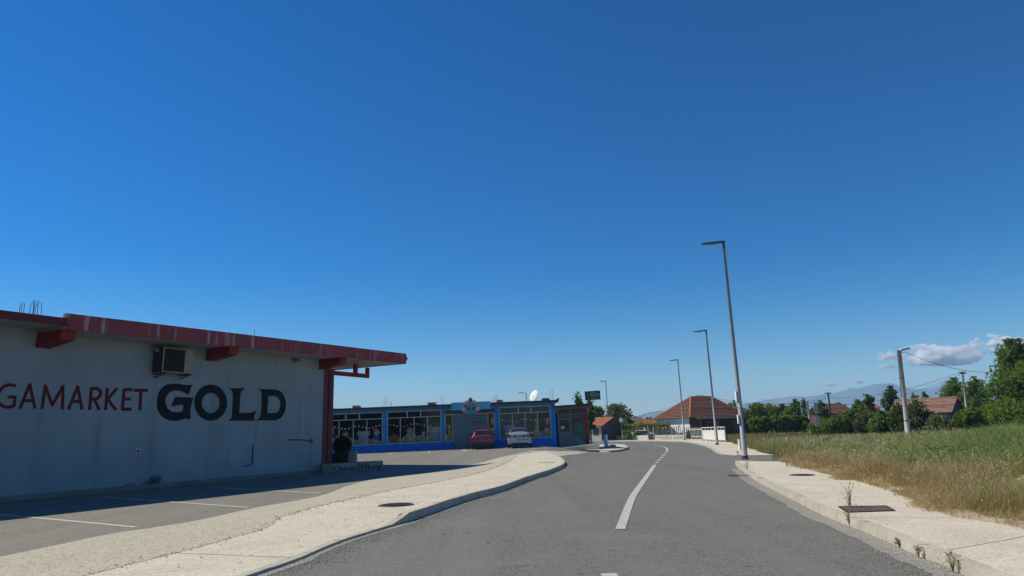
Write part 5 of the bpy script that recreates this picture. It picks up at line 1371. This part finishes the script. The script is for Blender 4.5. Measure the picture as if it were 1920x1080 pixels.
P = np.column_stack([RNG.uniform(-.3, L + .2, 2600), RNG.uniform(-.5, 3.0, 2600), zp + .05 + np.abs(RNG.normal(0, .16, 2600)) - .12 * RNG.random(2600)]); k = RNG.random(2600) < .12; P[k, 2] -= RNG.uniform(.1, .7, k.sum())
leaf_cards('vine', P, .2, M['leafy'], pg)
# white car behind the fence
q = Y(1207, 818, 98); car('parked_car', 'white car parked behind the wooden post fence under the pergola', 'saloon', (q[0] - 2.2, q[1] + 1.6, 0), R(-90), 'whitecar')
# round mirror
q = Y(1166.5, 824, 96); mt = Y(1166.5, 788, 96); rm = thing('traffic_mirror', 'round white disc on a thin post in front of the trees', 'mirror', (q[0], q[1], 0)); MB().tube([(0, 0, 0), (0, 0, mt[2] + .8)], .035, 6).build('post', M['galv'], rm); m = MB(); m.lathe([(0, -.03), (.2, -.025), (.26, 0), (.26, .02), (0, .03)], 20, (0, -.06, mt[2]), 'y'); m.build('disc', M['white'], rm)
# low wall in the field
q = G(1706, 826, .0); fw = thing('field_wall', 'low broken concrete wall in the grass right of the concrete pole', 'wall', (q[0], q[1], 0), R(4)); x = 0; m = MB()
for i in range(7): w_ = RND.uniform(.35, .7); m.bx(x, x + w_ - .02, RND.uniform(-.02, .04), .3, 0, .78 + RND.uniform(-.03, .04)); x += w_
m.build('masonry', M['conc'], fw)

# ------------------------------------------------------------------ trees and bushes
tree(1116, 759, 112, 34, 'rounded green tree right behind the kiosk, above the orange shed roof', 'leaf', 2200, .3, group='trees behind the shed')
tree(1153, 757.5, 128, 54, 'broad olive green tree in the gap right of the distant street lamp', 'leafo', 3000, .34, group='trees behind the shed')
tree(1172, 783, 108, 30, 'dark bushy tree beside the round white disc', 'leafd', 1300, .28, group='trees behind the shed')
tree(1152, 801, 103, 22, 'dark shrub growing against the dark shed gable', 'leafd', 1100, .2, bare=.02, name='shrub', cat='shrub', group='trees behind the shed')
tree(1083, 738, 72, 28, 'sparse upright tree poking over the kiosk roof', 'leafd', 420, .3, bare=.4, group='trees behind the shed', spiky=1.0, lobn=5)
tree(1105, 752, 76, 20, 'low leafy tree under the black roof sign', 'leafd', 500, .28, bare=.3, group='trees behind the shed', spiky=.6)
tree(1195, 781, 135, 26, 'small dark tree above the brown roof past the pergola', 'leafd', 700, .35, group='trees behind the shed')
tree(1218, 781, 140, 22, 'small dark tree touching the left end of the white house roof', 'leafd', 600, .35, group='trees behind the shed')
for i, (px, tp_, w_, lab) in enumerate([(1176, 806, 22, 'low green shrub behind the stone wall near the round disc'), (1196, 808, 18, 'low green shrub behind the fence in front of the white car'), (1240, 813, 20, 'low shrub between the green gate and the white house'), (1259, 813, 22, 'low green shrub below the white wall, middle one'), (1277, 812, 20, 'low green shrub below the white wall beside the lamp'), (1295, 807, 22, 'leafy shrub at the house corner by the picket gate')]):
    tree(px, tp_, 98 if px < 1230 else 96, w_, lab, 'leaf', 700, .16, bare=.02, name='shrub', cat='shrub', group='garden shrubs behind the stone wall', lobn=6)
tree(1369, 756, 135, 14, 'dark conifer tip behind the house wing, left one', 'leafd', 500, .3, group='trees beyond the field', spiky=.7)
tree(1376, 753, 138, 14, 'dark conifer tip behind the house wing, right one', 'leafd', 500, .3, group='trees beyond the field', spiky=.7)
for px, tp_, w_, dep, mt_, lab in [(1416, 757, 46, 100, 'leaf', 'round green tree left in the row behind the vines'), (1443, 759, 44, 102, 'leafy', 'green tree second in the row behind the vines'), (1467, 760, 42, 100, 'leafd', 'darker tree third in the row behind the vines'),
                                   (1490, 751, 36, 98, 'leaf', 'tall green tree fourth in the row behind the vines'), (1538, 754, 36, 104, 'leafd', 'dark tree right of the road sign back'), (1572, 757, 34, 120, 'leafd', 'dark tree behind the leaning utility pole'),
                                   (1606, 751, 34, 92, 'leaf', 'bushy tree in front of the brick red roof'), (1626, 742, 34, 96, 'leafd', 'dark tree with a spiky top left of the pale orange roof'), (1669, 727, 42, 82, 'leafd', 'dense dark round tree just left of the concrete pole'),
                                   (1712, 739, 26, 110, 'leaf', 'far green tree right of the concrete pole'), (1733, 737, 32, 105, 'leaf', 'rounded far tree behind the barn ridge'), (1786, 712, 62, 92, 'leaf', 'large spreading tree behind the right end of the barn'),
                                   (1826, 710, 62, 88, 'leaf', 'large spreading tree right of the barn pole')]:
    tree(px, tp_, dep, w_, lab, mt_, int(1300 + w_ * 60), .25 if dep > 85 else .22, bare=.06, lobn=14, spiky=.55)
tree(1584, 768, 84, 40, 'dark leafy tree hiding the wall under the brick red roof', 'leaf', 1900, .26, bare=.05)
tree(1505, 743, 99, 14, 'thin wispy treetop beside the pale concrete post', 'leafo', 160, .25, bare=.5, spiky=.8, lobn=4)
for i, (px, tp_, w_, mt_) in enumerate([(1414, 784, 26, 'leaf'), (1433, 781, 26, 'leafy'), (1452, 780, 26, 'leaf'), (1471, 779, 26, 'leafy'), (1489, 779, 26, 'leaf'), (1506, 780, 24, 'leaf')]):
    tree(px, tp_, 72, w_, 'trained vine on posts, %s from the left in the row beside the house' % ['first', 'second', 'third', 'fourth', 'fifth', 'sixth'][i], mt_, 1700, .19, bare=.42, name='vine', cat='vine', group='vine row beside the house', lobn=8)
for i, (px, tp_, dep, w_, mt_, lab) in enumerate([(1538, 783, 66, 34, 'leaf', 'leafy bush right behind the road sign'), (1563, 781, 64, 38, 'leaf', 'broad green bush left of centre in the bushes'), (1592, 777, 66, 44, 'leafd', 'dark broad bush below the brick red roof'),
                                                  (1622, 770, 64, 40, 'leafo', 'olive bush below the low red roof'), (1650, 772, 60, 40, 'leaf', 'green bush just left of the concrete pole'), (1680, 758, 58, 38, 'leafd', 'dark bush hiding the left end of the barn'),
                                                  (1714, 752, 60, 58, 'leafo', 'brownish bush covering the middle of the barn'), (1752, 778, 54, 46, 'leafo', 'grey green bush under the barn eaves'), (1792, 783, 54, 30, 'leaf', 'pale green bush below the barn gable'),
                                                  (1818, 765, 56, 48, 'leaf', 'mid green bush right of the barn gable'), (1851, 755, 56, 52, 'leafy', 'light green bush left of the big tree'), (1888, 748, 52, 60, 'leafy', 'light green bush under the big tree'), (1925, 752, 50, 60, 'leaf', 'green bush at the right picture edge')]):
    tree(px, tp_, dep, w_ * 1.18, lab, mt_, 3200 if mt_ != 'leafo' else 5200, .15 if mt_ != 'leafo' else .13, bare=.03, spiky=.6, name='bush', cat='bush', group='bushes along the back of the field', lobn=9)
tree(1899, 642, 54, 108, 'tall dark feathery tree at the right edge of the picture', 'leaf', 14000, .18, bare=.12, group='trees beyond the field', spiky=1.05, lobn=22)
tree(1965, 640, 58, 90, 'tall dark tree just outside the right edge', 'leafd', 4500, .24, bare=.12, group='trees beyond the field', lobn=14)

# ------------------------------------------------------------------ grass field
EDGE = np.vstack([OUT_R + [.25, 0]])
FIELD = np.vstack([OUT_R, L2([(1462, 851)], .1), OUT_R2[1:5], [[30, 80], [75, 80], [75, -6]], [OUT_R[0] + [0, 0]]])
def fz(x, y):
    q = np.column_stack([x, y]); d = dist_line(q, EDGE)
    return .1 + .42 * ss(.3, 5.5, d) * (1 - ss(20, 38, y)) - .03 * ss(0, .3, .3 - d)
sheet('field', FIELD, 1.5, lambda x, y: fz(x, y) - .03, M['soil'], label='earth under the tall grass of the field')
SCAT = np.vstack([OUT_R - [.4, 0], FIELD[len(OUT_R):]])
def wob(q): return .2 * np.sin(q[:, 1] * 1.1 + 1.0) + .17 * np.sin(q[:, 1] * 2.9 + np.sin(q[:, 1] * 5.1)) + .1 * np.sin(q[:, 1] * 8.7 + q[:, 0] * 3) - .05
def scatter(n, lo, hi, dens=None):
    q = np.column_stack([RNG.uniform(lo[0], hi[0], n), RNG.uniform(lo[1], hi[1], n)]); q = q[inside(SCAT, q)]
    # only what the camera can reach, with a margin
    px = q[:, 0] / np.maximum(q[:, 1], .1); q = q[(px < .95) & (px > .15)]
    if dens is not None: q = q[RNG.random(len(q)) < dens(q)]
    return q
def blades(name, q, h, w_, lean, mat, label, head=False, z=None):
    n = len(q); z = fz(q[:, 0], q[:, 1]) - .02 if z is None else z
    an = RNG.uniform(0, 2 * np.pi, n); la = RNG.uniform(0, 2 * np.pi, n); ll = np.abs(RNG.normal(0, lean, n)) * h
    ll = ll + h * .12
    dx, dy = np.cos(an) * w_ / 2, np.sin(an) * w_ / 2; bx_, by_ = np.cos(la) * ll, np.sin(la) * ll
    B = np.column_stack([q, z])
    def at(f, wf):
        c = B + np.column_stack([bx_ * f ** 2, by_ * f ** 2, h * (f - .12 * f * f)]); o = np.column_stack([dx * wf, dy * wf, dx * 0])
        return c - o, c + o
    a0, a1 = at(0, 1); b0, b1 = at(.45, .9); c0, c1 = at(.78, .9 if not head else 1.1); d0, d1 = at(1.0, .15 if not head else 2.0)
    if head: c0, c1 = at(.8, .6)
    V = np.stack([a0, a1, b0, b1, c0, c1, d0, d1], 1).reshape(-1, 3)
    k = np.arange(n)[:, None] * 8
    F = np.concatenate([k + [0, 1, 3, 2], k + [2, 3, 5, 4], k + [4, 5, 7, 6]], 0)
    o = np_mesh(name, V, F, M[mat]); tag(o, label, 'grass', None, 'stuff'); return o
_E0 = smooth_line(EDGE, .5)
def dE(q):
    d = dist_line(q, EDGE); ins = inside(FIELD, q); return np.where(ins, d, -d) + wob(q)
def pn(q, a, b, c): return .5 + .5 * np.sin(q[:, 0] * a + 1.7 * np.sin(q[:, 1] * b + c)) * np.cos(q[:, 1] * a * .8 + 1.3 * np.sin(q[:, 0] * b * 1.3 + c))
def greenness(q):
    d = dE(q); ang = q[:, 0] / np.maximum(q[:, 1], 1)          # the lush part lies away from the driveway
    return ss(.1, 3.4, d + 2.2 * (pn(q, .8, .5, 2.0) - .5) + .6 * (pn(q, 3.1, 1.7, .7) - .5)) * (.25 + .75 * ss(.42, .6, ang + .1 * (pn(q, .5, .9, .4) - .5)))
# dry margin and dry patches
q = scatter(1900000, (4, 5), (36, 36), lambda q: (np.exp(-((dE(q) - .6) / 1.0) ** 2) * .9 + .4 * (1 - greenness(q))) * np.clip(13 / q[:, 1], .22, 1.0) ** 1.2 * (dE(q) > -.2))
q = q[:105000]; s = np.clip(q[:, 1] / 12, .8, 2.4)
blades('dry_grass', q, RNG.uniform(.12, .55, len(q)) * (.3 + .7 * ss(-.1, .8, dE(q))) * (.6 + .7 * pn(q, 2.1, 1.1, .3)), .0052 * s, .7, 'gdry', 'dry brown grass along the edge of the right pavement')
# green body, near
q = scatter(420000, (6, 6), (36, 34), lambda q: greenness(q) * np.clip(13 / q[:, 1], .3, 1.0)); q = q[:80000]; s = np.clip(q[:, 1] / 12, .8, 2.2)
blades('green_grass', q, RNG.uniform(.3, .8, len(q)) * (.6 + .65 * pn(q, 1.4, .8, 1.0)) * (1 + .35 * ss(.6, .76, q[:, 0] / q[:, 1])), .008 * s, .65, 'ggreen', 'tall green grass filling the near part of the field')
# straw stems with seed heads
q = scatter(90000, (6, 6), (36, 44), lambda q: ss(.1, 1.4, dE(q)) * (.15 + .7 * (pn(q, 1.1, .6, 3.0) > .55))); s = np.clip(q[:, 1] / 12, .8, 2.4)
blades('seeding_grass', q, RNG.uniform(.35, .95, len(q)), .005 * s, .5, 'gstraw', 'straw coloured seeding stems standing above the field grass', True)
q = scatter(9000, (9, 9), (30, 26), lambda q: ss(1.5, 3, dE(q)) * (pn(q, .7, .4, 5.0) > .72)); s = np.clip(q[:, 1] / 12, .8, 2.4)
blades('tall_grass', q, RNG.uniform(.9, 1.5, len(q)), .006 * s, .3, 'gstraw', 'tallest straw stalks rising in clumps from the green grass', True)
# far field
q = scatter(230000, (8, 28), (75, 80), lambda q: np.clip(40 / q[:, 1], .3, 1)); s = np.clip(q[:, 1] / 30, 1, 2.6)
blades('field_grass', q, RNG.uniform(.25, .8, len(q)) * (.6 + .6 * pn(q, .5, .3, 1.0)), .02 * s, .6, 'gfar', 'mixed green and brown grass of the far field')
# pale seed heads
q = scatter(500000, (4, 5), (40, 44), lambda q: (.5 * np.exp(-((dE(q) - .8) / 1.2) ** 2) + .22) * (.3 + .9 * pn(q, 2.3, 1.3, .9)) * np.clip(12 / q[:, 1], .15, 1.0) * (dE(q) > 0)); q = q[:42000]
hz_ = fz(q[:, 0], q[:, 1]) + RNG.uniform(.15, .62, len(q)) * (.35 + .65 * ss(0, 1.5, dE(q)))
o = leaf_cards('seed_heads', np.column_stack([q, hz_]), .011 * np.clip(q[:, 1] / 12, .8, 2.4), M['seed'], None, 0, 3.0); tag(o, 'pale seed heads speckled through the roadside grass', 'seed heads', None, 'stuff')
# broad leaved weeds in clumps
q = scatter(260, (8, 9), (45, 50), lambda q: ss(.6, 2.0, dE(q)) * .6); P = []
for p in q:
    r = RND.uniform(.15, .4); k = RND.randint(90, 190); z0 = float(fz(p[:1], p[1:2])[0]); hh = RND.uniform(.35, .85)
    P.append(np.column_stack([RNG.normal(p[0], r, k), RNG.normal(p[1], r, k), z0 + hh * RNG.random(k) ** .7]))
P = np.vstack(P); o = leaf_cards('field_weeds', P, .03, M['leafd'], None, 0, 2.6); tag(o, 'dark broad leaved weeds in clumps among the field grass', 'weeds', None, 'stuff')
# weeds at the kerb
def weed(px, py, z, h, label, n=12):
    c = G(px, py, z); t = thing('kerb_weed', label, 'weed', (c[0], c[1], z), 0, 'weeds growing along the right kerb')
    m = MB()
    for i in range(n):
        an = RND.uniform(0, 6.28); l = RND.uniform(.1, .45) * h; hh = h * RND.uniform(.5, 1); m.tube([(0, 0, -.02), (math.cos(an) * l * .4, math.sin(an) * l * .4, hh * .6), (math.cos(an) * l, math.sin(an) * l, hh)], [.004, .003, .002], 4, False)
    m.build('stems', M['weed'], t)
    P = np.column_stack([RNG.normal(0, .22 * h, 26 * n // 6), RNG.normal(0, .22 * h, 26 * n // 6), RNG.uniform(.02, h * .95, 26 * n // 6)]); leaf_cards('leaves', P, .013, M['weed'], t, 0, 2.6)
weed(1594, 952, .12, .42, 'tall dry weed at the corner of the large grate'); weed(1593, 984, .02, .34, 'dry weed growing out of the kerb below the large grate', 10); weed(1686, 1024, .02, .1, 'low dark weed at the kerb foot, middle of the near kerb')
weed(1723, 1043, .02, .12, 'small pale weed at the kerb foot near the next low weed'); weed(1787, 1070, .02, .2, 'branching weed at the kerb nearest the viewer'); weed(1401, 880, .12, .3, 'thin weed on the pavement right of the near lamp pole'); weed(1476, 875, .12, .3, 'dry weed at the grass edge near the driveway')
weed(1384, 853, .1, .22, 'low weed by the white service cabinet')
# heap of cut straw at the edge
c = Y(1950, 892, 11.5); stc = thing('straw_heap', 'pale heap of cut straw lying in the field grass', 'straw', (c[0], c[1], c[2] - .3))
bm = bmesh.new(); bmesh.ops.create_icosphere(bm, subdivisions=3, radius=1)
for v in bm.verts:
    f = 1 + .12 * math.sin(v.co.x * 4 + v.co.z * 3) * math.cos(v.co.y * 5); v.co = Vector((v.co.x * .34 * f, v.co.y * .26 * f, v.co.z * .27 * f))
me = bpy.data.meshes.new('heap'); bm.to_mesh(me); bm.free(); me.materials.append(M['rock']); o = bpy.data.objects.new('heap', me); COL.objects.link(o); o.parent = stc
n = 5200; d = RNG.normal(size=(n, 3)); d[:, 2] = np.abs(d[:, 2]); d /= np.linalg.norm(d, axis=1)[:, None]; P0 = d * .3 * RNG.uniform(.9, 1.1, (n, 1)); t_ = np.cross(d, RNG.normal(size=(n, 3))); t_ /= np.linalg.norm(t_, axis=1)[:, None]; t_[:, 2] -= .5; sd = np.cross(t_, d) * .0045; l_ = RNG.uniform(.08, .26, (n, 1))
V = np.stack([P0 - sd, P0 + sd, P0 + t_ * l_ + d * l_ * .5 + sd, P0 + t_ * l_ + d * l_ * .5 - sd], 1).reshape(-1, 3)
np_mesh('stalks', V, np.arange(4 * n).reshape(-1, 4), M['gstraw'], stc)

# ------------------------------------------------------------------ hills, clouds, air
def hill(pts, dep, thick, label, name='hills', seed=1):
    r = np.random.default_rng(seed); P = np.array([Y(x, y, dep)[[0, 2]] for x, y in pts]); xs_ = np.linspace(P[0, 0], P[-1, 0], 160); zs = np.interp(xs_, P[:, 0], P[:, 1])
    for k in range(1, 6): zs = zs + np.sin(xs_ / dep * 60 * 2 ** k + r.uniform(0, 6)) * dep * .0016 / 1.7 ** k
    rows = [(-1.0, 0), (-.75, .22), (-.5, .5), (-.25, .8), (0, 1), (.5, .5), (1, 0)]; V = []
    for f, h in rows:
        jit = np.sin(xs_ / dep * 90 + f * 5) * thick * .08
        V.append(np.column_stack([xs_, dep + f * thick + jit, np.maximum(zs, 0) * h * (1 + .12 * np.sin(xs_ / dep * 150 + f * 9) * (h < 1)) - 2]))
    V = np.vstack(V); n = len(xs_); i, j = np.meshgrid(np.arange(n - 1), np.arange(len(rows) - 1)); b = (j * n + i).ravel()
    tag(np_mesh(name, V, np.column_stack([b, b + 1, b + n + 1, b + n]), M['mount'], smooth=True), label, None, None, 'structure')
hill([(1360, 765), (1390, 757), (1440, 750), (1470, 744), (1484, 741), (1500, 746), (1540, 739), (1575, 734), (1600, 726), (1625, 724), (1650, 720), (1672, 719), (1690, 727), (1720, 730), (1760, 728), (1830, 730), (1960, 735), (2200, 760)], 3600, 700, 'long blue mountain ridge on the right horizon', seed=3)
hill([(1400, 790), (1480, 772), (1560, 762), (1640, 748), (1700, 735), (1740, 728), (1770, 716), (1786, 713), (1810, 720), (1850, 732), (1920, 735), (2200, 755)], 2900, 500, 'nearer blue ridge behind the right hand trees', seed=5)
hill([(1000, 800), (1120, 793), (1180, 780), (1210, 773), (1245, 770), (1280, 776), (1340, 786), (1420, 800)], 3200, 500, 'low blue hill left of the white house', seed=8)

def cloud(name, px, py, wpx, hpx, label, dens=.012, seed=0):
    dep = 9000; c = Y(px, py, dep); rx = wpx / FPX * dep * .5; rz = hpx / FPX * dep * .5
    bm = bmesh.new(); bmesh.ops.create_icosphere(bm, subdivisions=3, radius=1)
    for v in bm.verts: v.co = Vector((v.co.x * rx, v.co.y * rx * .5, v.co.z * rz * (1 if v.co.z > 0 else .7)))
    me = bpy.data.meshes.new(name); bm.to_mesh(me); bm.free()
    m = bpy.data.materials.new('cloud_vapour_%d' % seed); m.use_nodes = True; nt = m.node_tree; nt.nodes.remove(nt.nodes['Principled BSDF'])
    pv = N(nt, 'ShaderNodeVolumePrincipled'); pv.inputs['Color'].default_value = (1, 1, 1, 1); pv.inputs['Anisotropy'].default_value = .0
    mp = nt.nodes.new('ShaderNodeMapping'); tc = nt.nodes.new('ShaderNodeTexCoord'); nt.links.new(tc.outputs['Object'], mp.inputs[0]); mp.inputs['Scale'].default_value = (1 / rz * .8, 1 / rz * .8, 1 / rz * 1.7); mp.inputs['Location'].default_value = (seed * 7.3, seed * 3.1, seed)
    nz = noise(nt, 1.0, 6, .62, mp.outputs[0])
    m2 = nt.nodes.new('ShaderNodeMapping'); nt.links.new(tc.outputs['Object'], m2.inputs[0]); m2.inputs['Scale'].default_value = (1 / rx, 2 / rx, 1 / rz)
    ln = nt.nodes.new('ShaderNodeVectorMath'); ln.operation = 'LENGTH'; nt.links.new(m2.outputs[0], ln.inputs[0])
    nz2 = N(nt, 'ShaderNodeMath', operation='MULTIPLY_ADD'); nt.links.new(nz, nz2.inputs[0]); nz2.inputs[1].default_value = 2.4; nz2.inputs[2].default_value = -.62
    a = N(nt, 'ShaderNodeMath', operation='MULTIPLY_ADD'); nt.links.new(ln.outputs['Value'], a.inputs[0]); a.inputs[1].default_value = -.62; nt.links.new(nz2.outputs[0], a.inputs[2])
    b = N(nt, 'ShaderNodeMath', operation='SUBTRACT', use_clamp=True); nt.links.new(a.outputs[0], b.inputs[0]); b.inputs[1].default_value = .16
    d = N(nt, 'ShaderNodeMath', operation='MULTIPLY'); nt.links.new(b.outputs[0], d.inputs[0]); d.inputs[1].default_value = dens * 26
    nt.links.new(d.outputs[0], pv.inputs['Density']); nt.links.new(pv.outputs[0], nt.nodes['Material Output'].inputs['Volume'])
    me.materials.append(m); o = bpy.data.objects.new(name, me); COL.objects.link(o); o.location = tuple(c); tag(o, label, 'cloud', 'small clouds low over the mountains')
cloud('cloud', 1762, 668, 200, 56, 'wide ragged white cloud above the barn', .006, 1)
cloud('cloud', 1872, 644, 104, 42, 'compact white cloud above the big tree', .012, 2)
cloud('cloud', 1662, 668, 50, 22, 'small cloud patch behind the concrete pole lamp', .006, 3)
cloud('cloud', 1663, 687, 50, 12, 'thin cloud streak below the patch behind the concrete pole', .005, 7)
cloud('cloud', 1610, 714, 34, 16, 'tiny white cloud above the far ridge', .008, 4)
cloud('cloud', 1552, 720, 56, 14, 'faint flat cloud above the leaning utility pole', .005, 5)
cloud('cloud', 1452, 748, 70, 14, 'low cloud lying along the ridge past the near lamp', .006, 6)

hz = MB().bx(-4300, 4300, -350, 4600, -8, 226)
m = bpy.data.materials.new('air_haze'); m.use_nodes = True; nt = m.node_tree; nt.nodes.remove(nt.nodes['Principled BSDF'])
pv = N(nt, 'ShaderNodeVolumePrincipled'); pv.inputs['Color'].default_value = (.42, .68, 1, 1); pv.inputs['Density'].default_value = .00027; pv.inputs['Anisotropy'].default_value = 0
nt.links.new(pv.outputs[0], nt.nodes['Material Output'].inputs['Volume'])
tag(hz.build('haze', m), 'thin blue air between here and the mountains', 'haze', None, 'stuff')
